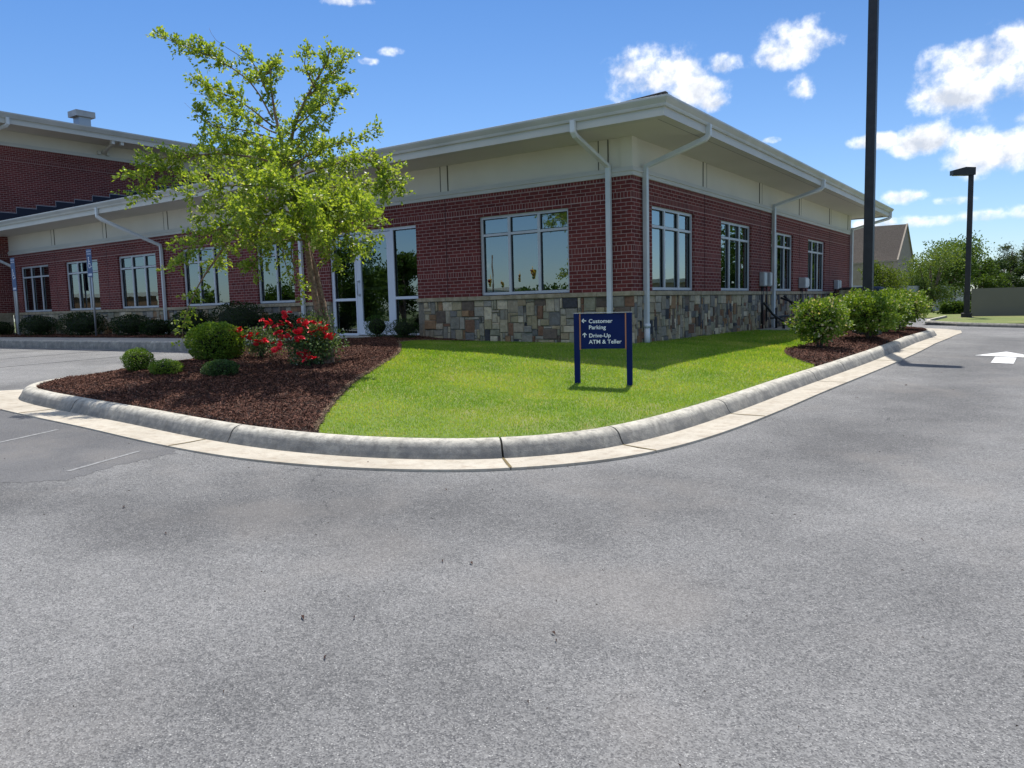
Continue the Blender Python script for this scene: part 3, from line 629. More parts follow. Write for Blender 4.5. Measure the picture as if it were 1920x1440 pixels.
# ashlar base
PAL = [(.40, .35, .25), (.50, .44, .33), (.34, .31, .25), (.26, .25, .23), (.17, .17, .17), (.06, .062, .075), (.30, .19, .11), (.21, .12, .08), (.42, .34, .23), (.30, .29, .22), (.38, .33, .22), (.15, .12, .10), (.55, .49, .38), (.33, .31, .27), (.24, .23, .20), (.36, .31, .24)]
def ashlar(axis, u0, u1, z0, z1, skip=None, cell=.064, seed=1):
    rg = random.Random(seed); nu = int(round((u1-u0)/cell)); nz = int(round((z1-z0)/cell)); cu = (u1-u0)/nu; czz = (z1-z0)/nz
    occ = [[False]*nz for _ in range(nu)]; mb = MB()
    def free(i, j, w, h): return i+w <= nu and j+h <= nz and all(not occ[a][c] for a in range(i, i+w) for c in range(j, j+h))
    for j in range(nz-1, -1, -1):
        for i in range(nu):
            if occ[i][j]: continue
            for _ in range(14):
                w, h = rg.choice([(3, 3), (4, 3), (3, 4), (2, 2), (2, 3), (4, 2), (2, 4), (5, 3), (3, 2), (4, 4), (1, 2), (1, 3), (3, 1)])
                if j-h+1 >= 0 and free(i, j-h+1, w, h): break
            else: w = h = 1
            if j-h+1 < 0 or not free(i, j-h+1, w, h): w = h = 1
            for a in range(i, i+w):
                for c in range(j-h+1, j+1): occ[a][c] = True
            a0, a1, c0, c1 = u0+i*cu, u0+(i+w)*cu, z0+(j-h+1)*czz, z0+(j+1)*czz
            if skip and a1 > skip[0] and a0 < skip[1]: continue
            g = .007; pr = rg.uniform(.012, .042); col = rg.choice(PAL); k = rg.uniform(.95, 1.4); col = (min(.8, col[0]*k*1.04), min(.8, col[1]*k), min(.8, col[2]*k*.94))
            jt = [rg.uniform(-.0085, .006) if q_ in (0, 1, 3, 6) else rg.uniform(-.006, .0085) for q_ in range(8)]; jt = [j_*.8 for j_ in jt]; e = rg.uniform(.006, .012)
            A = [(a0+g+jt[0], c0+g+jt[1]), (a1-g+jt[2], c0+g+jt[3]), (a1-g+jt[4], c1-g+jt[5]), (a0+g+jt[6], c1-g+jt[7])]
            B = [(A[0][0]+e, A[0][1]+e), (A[1][0]-e, A[1][1]+e), (A[2][0]-e, A[2][1]-e), (A[3][0]+e, A[3][1]-e)]
            d2 = [pr+rg.uniform(-.009, .009) for _ in range(4)]
            if axis == 'L': vs = [(u, -.0, z) for u, z in A]+[(u, -pr+.006, z) for u, z in A]+[(u, -d, z) for (u, z), d in zip(B, d2)]
            else: vs = [(0., u, z) for u, z in A]+[(pr-.006, u, z) for u, z in A]+[(d, u, z) for (u, z), d in zip(B, d2)]
            fs = [(0, 1, 5, 4), (1, 2, 6, 5), (2, 3, 7, 6), (3, 0, 4, 7), (4, 5, 9, 8), (5, 6, 10, 9), (6, 7, 11, 10), (7, 4, 8, 11), (8, 9, 10, 11)]
            mb.add(vs, fs, col)
    return mb
ashlar('L', XT, 0.035, -.33, L0-.004, DOOR, seed=3).build('stone_base', m_stone, bank, fixn=False)
ashlar('R', -.0, YE, -.33, L0-.004, seed=8).build('stone_base', m_stone, bank, fixn=False)
mo = MB()
mo.add([(XT, -.006, -.5), (DOOR[0], -.006, -.5), (DOOR[0], -.006, L0), (XT, -.006, L0)], [(0, 1, 2, 3)])
mo.add([(DOOR[1], -.006, -.5), (0.006, -.006, -.5), (0.006, -.006, L0), (DOOR[1], -.006, L0)], [(0, 1, 2, 3)])
mo.add([(.006, -.006, -.5), (.006, YE, -.5), (.006, YE, L0), (.006, -.006, L0)], [(0, 1, 2, 3)])
for x in DOOR: mo.add([(x, -.006, -.5), (x, .2, -.5), (x, .2, L1), (x, -.006, L1)], [(0, 1, 2, 3)])
mo.build('mortar_backing', m_mortar, bank, fixn=False)
le = MB()
def ledge_run(axis, a, c):
    x = a
    while x < c-.02:
        w = min(random.uniform(.5, .95), c-x); j = random.uniform(0, .006)
        if axis == 'L': le.box(x+.002, x+w-.002, -.052-j, .02, L0, L1)
        else: le.box(-.02, .052+j, x+.002, x+w-.002, L0, L1)
        x += w
ledge_run('L', XT, DOOR[0]); le.build('stone_ledge', m_ledge, bank, bevel=.006); le = MB()
ledge_run('L', DOOR[1], -.02); ledge_run('R', .0, YE); le.box(-.02, .056, -.056, -.002, L0, L1)
le.build('stone_ledge', m_ledge, bank, bevel=.006)
# control joints, soldier panels
CJL = [-4.24, -11.05, -14.4, -17.72, -21.0]; CJR = [3.43, 7.2, 10.85, 14.48, 17.2]
for x in CJL: MB().box(x-.007, x+.007, -.003, .01, L1, BT).build('control_joint', m_joint, bank)
for y in CJR: MB().box(-.01, .003, y-.007, y+.007, L1, BT).build('control_joint', m_joint, bank)
# frieze, its moulding and battens
FZ = 3.60
fr = MB(); fr.add([(XT, .0, BT), (0, .0, BT), (0, .0, FZ), (XT, .0, FZ)], [(0, 1, 2, 3)]); fr.add([(0, 0, BT), (0, YE, BT), (0, YE, FZ), (0, 0, FZ)], [(0, 1, 2, 3)])
fr.build('frieze', m_cream, bank, fixn=False)
def LR(a, y0, y1, z0, z1, mb):                              # strip that wraps both facades, mitred at the corner
    pr0, pr1 = y0, y1
    mb.add([(XT, -pr1, z0), (pr1, -pr1, z0), (pr1, -pr1, z1), (XT, -pr1, z1), (XT, -pr0, z0), (pr0, -pr0, z0), (pr0, -pr0, z1), (XT, -pr0, z1)], [(0, 1, 2, 3), (0, 4, 5, 1), (3, 2, 6, 7)])
    mb.add([(pr1, -pr1, z0), (pr1, YE+a, z0), (pr1, YE+a, z1), (pr1, -pr1, z1), (pr0, -pr0, z0), (pr0, YE+a, z0), (pr0, YE+a, z1), (pr0, -pr0, z1)], [(0, 1, 2, 3), (0, 4, 5, 1), (3, 2, 6, 7), (1, 5, 6, 2)])
tm = MB(); LR(0, 0, .035, BT-.012, BT+.06, tm); LR(0, 0, .058, BT+.06, BT+.085, tm); LR(0, 0, .04, BT+.085, BT+.135, tm); tm.build('frieze_moulding', m_trim, bank, fixn=False)
def batten(x=None, y=None):
    b_ = MB(); w = .085; z0, z1 = BT+.137, FZ
    if y is None: b_.box(x-w, x+w, -.012, 0.01, z0, z1)
    else: b_.box(-.01, .012, y-w, y+w, z0, z1)
    b_.build('batten', m_cream, bank)
    for s in (-1, 1):
        g = MB()
        if y is None: g.box(x+s*(w+.010)-.009, x+s*(w+.010)+.009, -.014, .008, z0, z1)
        else: g.box(-.008, .014, y+s*(w+.010)-.009, y+s*(w+.010)+.009, z0, z1)
        g.build('batten_gap', m_gask if False else mat_gap, bank)
mat_gap = mat('shadow_gap', (.09, .09, .08), .8)
for x in CJL+[-7.6, -.55]: batten(x=x)
for y in CJR: batten(y=y)
cb = MB(); cb.box(-.2, .024, -.024, .0, BT+.137, FZ); cb.box(.0, .024, -.0, .2, BT+.137, FZ); cb.build('corner_board', m_cream, bank)
# soffit, fascia, gutter, roof
OX = 1.08
sf = MB(); sf.add([(XT, -OX, FZ), (OX, -OX, FZ), (OX, YE+OX, FZ), (0, YE+OX, FZ), (0, 0, FZ), (XT, 0, FZ)], [(0, 1, 4, 5), (1, 2, 3, 4)]); sf.add([(0, YE, FZ), (0, YE+OX, FZ), (-30, YE+OX, FZ), (-30, YE, FZ)], [(0, 1, 2, 3)])
sf.build('soffit', m_soffit, bank, fixn=False)
RX = -32.
def ring(mb, prof, m_):
    """prof: (offset outwards, z) swept round the eave"""
    path = [((RX), -1, 0), ]
    rows = []
    for o, z in prof: rows.append([(RX, -o, z), (o, -o, z), (o, YE+o, z), (-30, YE+o, z)])
    vs = [p for r_ in rows for p in r_]
    fs = [(i*4+k, i*4+k+1, (i+1)*4+k+1, (i+1)*4+k) for i in range(len(rows)-1) for k in range(3)]
    mb.add(vs, fs)
XLOW = -26.5; RX = XLOW
fa = MB(); ring(fa, [(OX-.16, FZ-.02), (OX-.02, FZ-.02), (OX+.02, FZ-.02), (OX+.02, FZ+.13), (OX, FZ+.13)], None); fa.build('fascia', m_trim, bank, fixn=False)
sg = MB(); ring(sg, [(OX-.20, FZ-.004), (OX-.16, FZ-.004)], None); sg.build('soffit_vent', m_gask, bank, fixn=False)
gp = [(OX, FZ+.12), (OX+.055, FZ+.115), (OX+.065, FZ+.14), (OX+.07, FZ+.16), (OX+.105, FZ+.205), (OX+.125, FZ+.235), (OX+.125, FZ+.262), (OX+.11, FZ+.268), (OX+.10, FZ+.255)]
gu = MB(); ring(gu, gp, None); gu.build('gutter', m_gut, bank, fixn=False)
mt = MB()
for k in (0, 1):                                            # the mitre strap at the corner
    o2 = OX+.13
    q = [(o-.0+.004, z) for o, z in gp[1:7]]
    for (o, z), (o1, z1) in zip(q[:-1], q[1:]):
        if k == 0: mt.add([(OX-.05, -o, z), (o, -o, z), (o1, -o1, z1), (OX-.05, -o1, z1)], [(0, 1, 2, 3)])
        else: mt.add([(o, -o, z), (o, -OX+.05, z), (o1, -OX+.05, z1), (o1, -o1, z1)], [(0, 1, 2, 3)])
mt.build('gutter_mitre', m_gut, bank, fixn=False)
PIT_ = .25; ro = OX+.05; zr = FZ+.285; run = 8.5
rf = MB()
rf.add([(XLOW, -ro, zr), (ro, -ro, zr), (ro, YE+ro, zr), (-30, YE+ro, zr), (XLOW, -ro+run, zr+run*PIT_), (ro-run, -ro+run, zr+run*PIT_), (ro-run, YE+ro-run, zr+run*PIT_), (-30, YE+ro-run, zr+run*PIT_)],
       [(0, 1, 5, 4), (1, 2, 6, 5), (2, 3, 7, 6), (4, 5, 6, 7)])
for (a, c) in (((XLOW, -ro), (ro, -ro)), ((ro, -ro), (ro, YE+ro)), ((ro, YE+ro), (-30, YE+ro))):
    rf.add([(*a, zr-.03), (*c, zr-.03), (*c, zr), (*a, zr)], [(0, 1, 2, 3)])
hp = Vector((ro-run, -ro+run, zr+run*PIT_)); h0 = Vector((ro, -ro, zr))
rf.build('roof', m_roof, bank, fixn=False)
hc = MB(); hc.tube([h0+Vector((.01, -.01, -.01)), hp], .05, 6); hc.build('hip_cap', m_roof, bank)
# downspouts (rectangular pipe)
def spout(pts, boot=None, w=.045):
    s = MB(); s.tube(pts, w, square=True, flat=(1.05, .8)); o = s.build('downspout', m_down, bank, bevel=.008)
    for p_ in (pts[1], pts[2]):
        pass
    if boot:
        c = MB(); x, y, z0, z1 = boot; n = 14
        c.tube([(x, y, z1), (x, y, z1-.07)], .066, 14); c.tube([(x, y, z1-.07), (x, y, z0)], .056, 14); b2 = c.build('drain_boot', m_down, None); b2.parent = o; b2.location = (0, 0, 0)
    return o
EZ = FZ+.14
def spoutL(xe, xw, zbot=-.05, yw=-.075): return spout([(xe, -OX-.06, EZ), (xe, -OX-.06, EZ-.18), (xe+(xw-xe)*.05, -OX+.0, EZ-.24), (xw, yw-.01, BT+.17), (xw, yw, BT+.04), (xw, yw, zbot)])
def spoutR(ye, yw, zbot=-.05, boot=None): return spout([(OX+.06, ye, EZ), (OX+.06, ye, EZ-.18), (OX+.0, ye+(yw-ye)*.05, EZ-.24), (.085, yw, BT+.17), (.075, yw, BT+.04), (.075, yw, zbot)], boot)
spoutL(-.50, -.42); spoutR(.67, .40, .26, (.08, .40, -.12, .33)); spoutR(8.71, 8.1); spoutR(19.0-.45, 17.45)
def spoutLx(xe, xw, ztop): return spout([(xe, -OX-.06, EZ), (xe, -OX-.06, EZ-.24), (xe+(xw-xe)*.08, -OX+.02, EZ-.33), (xw, -.09, ztop+.09), (xw, -.075, ztop-.05), (xw, -.075, -.05)])
spoutLx(-15.9, -14.62, 2.58); spoutLx(-25.5, -23.95, 2.45); spoutL(-8.75, -8.7)
# windows
def window(axis, a, c, ncol, shade=None, curtain=False, trans=2.13):
    z0, z1 = WZ; fw_ = .055; d0, d1 = .055, .135             # frame sits 55 mm behind the brick face
    def bx(mb, u0, u1, zz0, zz1, e0, e1):
        if axis == 'L': mb.box(u0, u1, e0, e1, zz0, zz1)
        else: mb.box(-e1, -e0, u0, u1, zz0, zz1)
    f = MB(); bx(f, a, c, z0, z0+fw_, d0, d1); bx(f, a, c, z1-fw_, z1, d0, d1); bx(f, a, a+fw_, z0+fw_, z1-fw_, d0, d1); bx(f, c-fw_, c, z0+fw_, z1-fw_, d0, d1)
    W_ = (c-a)/ncol
    for i in range(1, ncol): bx(f, a+W_*i-.028, a+W_*i+.028, z0+fw_, z1-fw_, d0, d1)
    us = [a+fw_]+[a+W_*i for i in range(1, ncol)]+[c-fw_]
    for i in range(ncol):
        u0_ = us[i]+(.028 if i else 0); u1_ = us[i+1]-(.028 if i < ncol-1 else 0)
        bx(f, u0_, u1_, trans-.024, trans+.024, d0+.003, d1)
    bx(f, a-.0, c+.0, z0-.012, z0, .0, d1)
    wo_ = f.build('window', m_alu, bank)
    gk = MB()
    for i in range(ncol):
        u0_ = us[i]+(.028 if i else 0); u1_ = us[i+1]-(.028 if i < ncol-1 else 0)
        for (p0, p1) in ((z0+fw_, trans-.024), (trans+.024, z1-fw_)):
            g = .012
            bx(gk, u0_, u1_, p1-g, p1, d0+.03, d0+.05); bx(gk, u0_, u1_, p0, p0+g, d0+.03, d0+.05); bx(gk, u0_, u0_+g, p0+g, p1-g, d0+.03, d0+.05); bx(gk, u1_-g, u1_, p0+g, p1-g, d0+.03, d0+.05)
            pn = MB(); dd = d0+.048
            if axis == 'L': pn.add([(u0_, dd, p0), (u1_, dd, p0), (u1_, dd, p1), (u0_, dd, p1)], [(0, 1, 2, 3)])
            else: pn.add([(-dd, u0_, p0), (-dd, u1_, p0), (-dd, u1_, p1), (-dd, u0_, p1)], [(0, 1, 2, 3)])
            o = pn.build('pane', m_glass if axis == 'L' else m_glassr, None, fixn=False); o.parent = wo_
    g = gk.build('gasket', m_gask); g.parent = wo_
    if shade:
        s_ = MB(); bx(s_, a+.02, c-.02, shade, z1-.01, d1+.06, d1+.065); o = s_.build('roller_shade', m_blind); o.parent = wo_
    if curtain:
        for (q0, q1) in curtain:
            s_ = MB(); n_ = int((q1-q0)/.03); 
            for i in range(n_):
                e = d1+.14+.02*math.sin(i*1.3); e2 = d1+.14+.02*math.sin((i+1)*1.3); ua = q0+(q1-q0)*i/n_; ub = q0+(q1-q0)*(i+1)/n_
                if axis == 'L': s_.add([(ua, e, z0), (ub, e2, z0), (ub, e2, z1), (ua, e, z1)], [(0, 1, 2, 3)], smooth=True)
                else: s_.add([(-e, ua, z0), (-e2, ub, z0), (-e2, ub, z1), (-e, ua, z1)], [(0, 1, 2, 3)], smooth=True)
            o = s_.build('curtain', m_curt, fixn=False); o.parent = wo_
for i, (a, c, k) in enumerate(WIN_L):
    window('L', a, c, k, shade=2.12 if i == 5 else None, curtain=[(a+.05, a+.35), (c-.3, c-.05)] if i in (0, 1, 2) else None)
for i, (a, c, k) in enumerate(WIN_R): window('R', a, c, k, curtain=[(a+.05, a+.2), (c-.3, c-.05)] if i in (0, 1) else None)
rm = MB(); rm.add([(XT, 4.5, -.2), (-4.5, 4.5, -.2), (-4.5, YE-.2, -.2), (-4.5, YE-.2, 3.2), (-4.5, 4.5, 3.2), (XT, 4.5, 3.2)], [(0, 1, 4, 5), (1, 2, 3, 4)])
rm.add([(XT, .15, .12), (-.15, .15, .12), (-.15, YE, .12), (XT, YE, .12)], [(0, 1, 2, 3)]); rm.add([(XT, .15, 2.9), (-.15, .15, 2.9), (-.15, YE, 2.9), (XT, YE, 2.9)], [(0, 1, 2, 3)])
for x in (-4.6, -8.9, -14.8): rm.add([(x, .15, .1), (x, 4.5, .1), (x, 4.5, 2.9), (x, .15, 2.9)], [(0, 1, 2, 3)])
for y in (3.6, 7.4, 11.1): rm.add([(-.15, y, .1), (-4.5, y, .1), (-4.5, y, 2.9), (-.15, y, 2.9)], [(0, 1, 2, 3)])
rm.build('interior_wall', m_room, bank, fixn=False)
it = MB(); it.box(-7.6, -7.15, 1.2, 1.8, .12, .75, (.35, .38, .3)); it.box(-7.5, -7.2, 1.25, 1.7, .75, .82, (.3, .1, .1)); it.box(-6.6, -5.4, 2.4, 3.0, .12, .9, (.16, .1, .06)); it.box(-6.6, -5.35, 2.35, 3.05, .9, .94, (.6, .58, .5)); it.box(-6.2, -6.0, 1.9, 2.1, .12, 2.6, (.35, .33, .25)); it.box(-3.2, -1.6, 2.2, 2.9, .12, .85, (.2, .13, .08))
it.build('interior_furniture', attr_mat('furnishing', bdist=0), bank)
# entrance: two sidelights and a glazed door
DX0, DX1 = -6.99, -5.88
ef = MB(); e0, e1 = .05, .14; zb = .13
def eb(u0, u1, a, c, x0=e0, x1=e1): ef.box(u0, u1, x0, x1, a, c)
eb(DOOR[0], DOOR[0]+.09, zb, DZ); eb(DOOR[1]-.03, DOOR[1], zb, DZ); eb(DX0-.035, DX0+.01, zb, DZ); eb(DX1, DX1+.09, zb, DZ); eb(DOOR[0]+.09, DOOR[1]-.03, DZ-.06, DZ, e0+.002)
eb(DOOR[0]+.09, DX0-.035, .925, .985, e0+.003); eb(DX1+.09, DOOR[1]-.03, .925, .985, e0+.003); eb(DOOR[0]+.09, DX0-.035, zb, zb+.05, e0+.003); eb(DX1+.09, DOOR[1]-.03, zb, zb+.05, e0+.003)
en = ef.build('entrance_frame', m_dooralu, bank)
for (u0, u1, a, c) in ((DOOR[0]+.09, DX0-.035, .985, DZ-.06), (DOOR[0]+.09, DX0-.035, zb+.05, .925), (DX1+.09, DOOR[1]-.03, .985, DZ-.06), (DX1+.09, DOOR[1]-.03, zb+.05, .925)):
    pn = MB(); pn.add([(u0, .1, a), (u1, .1, a), (u1, .1, c), (u0, .1, c)], [(0, 1, 2, 3)]); o = pn.build('pane', m_glass, None, fixn=False); o.parent = en
    gk = MB(); g = .016
    gk.box(u0, u1, .075, .098, c-g, c); gk.box(u0, u0+g, .075, .098, a, c-g); gk.box(u1-g, u1, .075, .098, a, c-g); o = gk.build('gasket', m_gask); o.parent = en
df = MB(); dz0, dz1 = .145, 2.42; a_, c_ = DX0+.012, DX1-.004
df.box(a_, a_+.15, .055, .10, dz0, dz1); df.box(c_-.12, c_, .055, .10, dz0, dz1); df.box(a_+.15, c_-.12, .056, .10, dz1-.14, dz1); df.box(a_+.15, c_-.12, .056, .10, dz0, dz0+.30)
door = df.build('door', m_dooralu, bank, bevel=.004)
pn = MB(); pn.add([(a_+.15, .08, dz0+.30), (c_-.12, .08, dz0+.30), (c_-.12, .08, dz1-.14), (a_+.15, .08, dz1-.14)], [(0, 1, 2, 3)]); o = pn.build('pane', m_glass, None, fixn=False); o.parent = door
h_ = MB(); xh = a_+.085; h_.tube([(xh, .05, 1.36), (xh, -.01, 1.36), (xh, -.01, 1.05), (xh, .05, 1.05)], .011, 8); h_.box(xh-.03, xh+.03, .046, .054, 1.33, 1.39); h_.box(xh-.03, xh+.03, .046, .054, 1.02, 1.08); o = h_.build('door_handle', m_steel); o.parent = door
n_ = MB(); n_.box(a_+.26, a_+.46, .0815, .084, 1.50, 1.98); o = n_.build('paper_notice', m_paper); o.parent = door
pb = MB(); pb.box(a_+.15, c_-.12, .11, .14, 1.16, 1.22); o = pb.build('push_bar', m_steel); o.parent = door
# utility boxes on the side wall, with conduits and a concrete pad
def meter(y0, y1, z0, z1, d, conds):
    b2 = MB(); b2.box(.01, d, y0, y1, z0, z1); o = b2.build('meter_box', m_grey, bank, bevel=.012)
    l_ = MB(); l_.box(d, d+.012, y0+.02, y1-.02, z0+.03, z1-.02); q = l_.build('meter_cover', m_down); q.parent = o
    for (yy, zz) in conds:
        cn = MB(); cn.tube([(.05, yy, z0), (.05, yy, zz)], .017, 8); q = cn.build('conduit', m_black); q.parent = o
meter(7.12, 7.36, 1.05, 1.40, .13, [(7.18, .1), (7.3, -.1)]); meter(7.52, 7.70, 1.05, 1.40, .16, [(7.6, .15)]); meter(10.75, 11.1, 1.02, 1.32, .20, [(10.85, -.1), (11.0, -.1)]); meter(11.3, 11.5, 1.05, 1.3, .12, [(11.4, -.1)]); meter(15.1, 15.3, 1.0, 1.3, .14, [(15.2, -.1)]); meter(15.5, 15.68, 1.0, 1.3, .12, [])
pd = MB(); pd.box(.08, 1.1, 6.9, 10.6, -.35, -.02); struct(pd.build('equipment_pad', m_conc))
pm_ = MB()
for (P_) in ([(.35, 7.0, .25), (.35, 8.9, .28), (.35, 10.3, .24)], [(.55, 7.3, .12), (.5, 8.4, .16), (.6, 10.2, .12)], [(.3, 7.6, -.03), (.3, 7.6, .5)], [(.5, 8.6, -.03), (.5, 8.6, .6), (.12, 8.6, .75)], [(.35, 9.5, -.03), (.35, 9.5, .45)], [(.3, 6.6, .62), (.35, 7.1, .35), (.45, 7.7, .15), (.6, 8.2, .05)], [(.6, 7.2, -.03), (.6, 7.2, .2)], [(.12, 8.9, .8), (.3, 9.0, .6), (.5, 9.3, .1)]):
    pm_.tube(P_, .03, 8)
tag(pm_.build('pipe_manifold', m_black), 'black pipes and valves on the pad beside the side downspout', 'pipes')
# ------------------------------------------------------------------ the tall wing on the left (part of the same building)
TB = 6.78; TF = 7.30; TO = 1.2; Y0T, Y1T = -1.15, 22.
tw = MB(); tw.add([(XT, Y0T, .92), (XT, Y1T, .92), (XT, Y1T, TB), (XT, Y0T, TB)], [(0, 1, 2, 3)]); tw.add([(XT, Y0T, .92), (XT, Y0T, TB), (-45, Y0T, TB), (-45, Y0T, .92)], [(0, 1, 2, 3)])
tw.build('upper_brick_wall', m_brick_tall, bank, fixn=False)
tb = MB(); tb.box(-45, XT+.02, Y0T-.02, -.05, -.4, .85); tb.build('wing_stone_base', m_ledge, bank)
tl = MB(); tl.box(-45, XT+.05, Y0T-.05, -.056, .85, .93); tl.build('wing_ledge', m_ledge, bank)
tf = MB(); tf.box(-44, XT+.0, Y0T, Y1T, TB, TF); tf.build('upper_frieze', m_cream, bank)
tt_ = MB(); tt_.box(XT, XT+.05, Y0T, Y1T, TB-.01, TB+.07); tt_.box(XT, XT+.03, Y0T, Y1T, TB+.07, TB+.12); tt_.build('upper_moulding', m_trim, bank)
ts = MB(); ts.box(-45, XT+TO, Y0T-TO, Y1T, TF, TF+.02); ts.build('upper_soffit', m_soffit, bank)
tfa = MB(); tfa.box(-45, XT+TO, Y0T-TO, Y1T, TF-.02, TF+.16)
tfa = MB(); tfa.box(XT+TO, XT+TO+.03, Y0T-TO, Y1T, TF-.02, TF+.18); tfa.build('upper_fascia', m_trim, bank)
tg = MB()
gp2 = [(TO+.03, TF+.16), (TO+.08, TF+.16), (TO+.10, TF+.20), (TO+.15, TF+.29), (TO+.15, TF+.335), (TO+.13, TF+.335)]
for (o, z), (o1, z1) in zip(gp2[:-1], gp2[1:]): tg.add([(XT+o, Y0T-TO, z), (XT+o, Y1T, z), (XT+o1, Y1T, z1), (XT+o1, Y0T-TO, z1)], [(0, 1, 2, 3)])
tg.build('upper_gutter', m_gut, bank, fixn=False)
tr_ = MB(); xr = XT+TO+.07; tr_.add([(xr, Y0T-TO, TF+.35), (xr, Y1T, TF+.35), (xr-9, Y1T, TF+.35+9*.2), (xr-9, Y0T-TO, TF+.35+9*.2)], [(0, 1, 2, 3)]); tr_.add([(xr, Y0T-TO, TF+.32), (xr, Y1T, TF+.32), (xr, Y1T, TF+.35), (xr, Y0T-TO, TF+.35)], [(0, 1, 2, 3)])
tr_.build('upper_roof', m_roof, bank, fixn=False)
st_ = MB(); sl_ = MB()
zroof = lambda y: zr+(y+ro)*PIT_
y = -1.0; hgt_ = .068*3; i = 0
while y < 7.5:
    zt = zroof(y)+.40; zt = .92+round((zt-.92)/.068)*.068
    y2 = y+.68; st_.box(XT+.0, XT+.012, y, y2, zroof(y)-.1, zt)
    sl_.box(XT+.012, XT+.02, y, y2, zt-.012, zt+.006); ztn = .92+round((zroof(y2)+.40-.92)/.068)*.068; sl_.box(XT+.012, XT+.02, y2-.012, y2, zt+.006, ztn); y = y2
st_.build('step_flashing', m_flashd, bank); sl_.build('flashing_edge', m_flash, bank)
def tsp(y, zt, dy):
    s = MB(); s.tube([(XT+TO+.09, y, TF+.17), (XT+TO+.09, y, TF-.04), (XT+TO+.02, y-.03, TF-.10), (XT+.09, y+dy, TB+.22), (XT+.07, y+dy, TB+.1), (XT+.07, y+dy, zt)], .05, square=True); s.build('downspout', m_down, bank, bevel=.008)
tsp(-.22, 4.2, -.35)
br_ = MB(); br_.tube([(XT+TO-.05, 3.55, TF-.0), (XT+.06, 3.6, TB+.22)], .05, square=True); br_.box(XT+.0, XT+.12, 3.38, 3.50, TB+.14, TB+.28); br_.box(XT+.0, XT+.12, 3.72, 3.84, TB+.14, TB+.28); br_.box(XT+TO-.14, XT+TO, 3.35, 3.47, TF-.14, TF); br_.box(XT+TO-.14, XT+TO, 3.7, 3.82, TF-.14, TF); br_.build('eave_bracket', m_trim, bank)
vt = MB(); vx, vy = XT-.35, 3.1; vz = TF+.35+1.3*.2
vt.box(vx-.22, vx+.22, vy-.22, vy+.22, vz, vz+.38); vt.build('roof_vent', m_steel, bank)
vc = MB(); vc.box(vx-.32, vx+.32, vy-.36, vy+.36, vz+.38, vz+.60); vc.build('roof_vent_cap', m_grey, bank)
# ------------------------------------------------------------------ directional sign on the lawn
pR = np.array(at(1181, 719, 9.36)); pL = np.array(at(1083, 704, 9.50)); zt_ = float(at(1181, 585.5, 9.36)[2])
sg_root = thing('directional_sign', 'navy blue directional sign on two posts standing on the lawn', 'sign', (float(pR[0]+pL[0])/2, float(pR[1]+pL[1])/2, float(LZ(pL[0], pL[1]))))
ex = (pR-pL); ex[2] = 0; Ls = np.linalg.norm(ex); ex /= Ls; ey = np.array([-ex[1], ex[0], 0])   # ey points away from the camera
def sb(mb, u0, u1, v0, v1, z0, z1):
    q = [pL+ex*u+ey*v for u, v in ((u0, v0), (u1, v0), (u1, v1), (u0, v1))]
    mb.add([(a[0], a[1], z0) for a in q]+[(a[0], a[1], z1) for a in q], [(0, 3, 2, 1), (4, 5, 6, 7), (0, 1, 5, 4), (1, 2, 6, 5), (2, 3, 7, 6), (3, 0, 4, 7)])
pw = .033
for u in (0, Ls):
    b2 = MB(); q = pL+ex*u; sb(b2, u-pw, u+pw, -pw, pw, float(LZ(q[0], q[1]))-.15, zt_); b2.build('post', m_navy, sg_root, bevel=.004)
pz1 = zt_-.006; pz0 = pz1-.425
b2 = MB(); sb(b2, pw+.018, Ls-pw-.018, -.014, .014, pz0, pz1); panel = b2.build('sign_panel', m_navy, sg_root)
for (u0, u1) in ((pw+.001, pw+.016), (Ls-pw-.016, Ls-pw-.001)):
    b2 = MB(); sb(b2, u0, u1, -.022, .02, pz0-.01, pz1); b2.build('edge_strip', m_orange, sg_root)
b2 = MB(); sb(b2, -pw, Ls+pw, -pw, pw, zt_+.001, zt_+.006); b2.build('top_cap', m_steel, sg_root)
def text(s, size, org, parent, m_, exu, up_=(0, 0, 1), depth=.0012, xs=1.):
    cu = bpy.data.curves.new('t', 'FONT'); cu.body = s; cu.size = size; cu.extrude = depth; cu.space_character = 1.02; cu.offset = size*.013
    ob = bpy.data.objects.new('t', cu); C.objects.link(ob); dg = bpy.context.evaluated_depsgraph_get(); dg.update()
    me = bpy.data.meshes.new_from_object(ob.evaluated_get(dg)); bpy.data.objects.remove(ob); 
    X = Vector(exu); Z = Vector(up_); Y = -X.cross(Z)
    nn = X.cross(Z)                                        # out of the face, to the reader
    for v in me.vertices: c = v.co.copy(); v.co = Vector(org)+X*c.x*xs+Z*c.y+nn*c.z
    me.materials.clear(); me.materials.append(m_); me.update(); o = bpy.data.objects.new('lettering', me); C.objects.link(o); put_under(o, parent) if parent else None
    return o
pxm = 155.
for s_, yy in (('Customer', 603.2), ('Parking', 614.8), ('Drive-Up', 630.2), ('ATM & Teller', 642.0)):
    z_ = zt_-(yy-585.5+.6)/pxm; q = pL+ex*((1105.2-1083)/pxm+.005)-ey*.0156
    text(s_, .0665 if s_ != 'x' else .06, (q[0], q[1], z_), sg_root, m_lett, tuple(ex), xs=1.03)
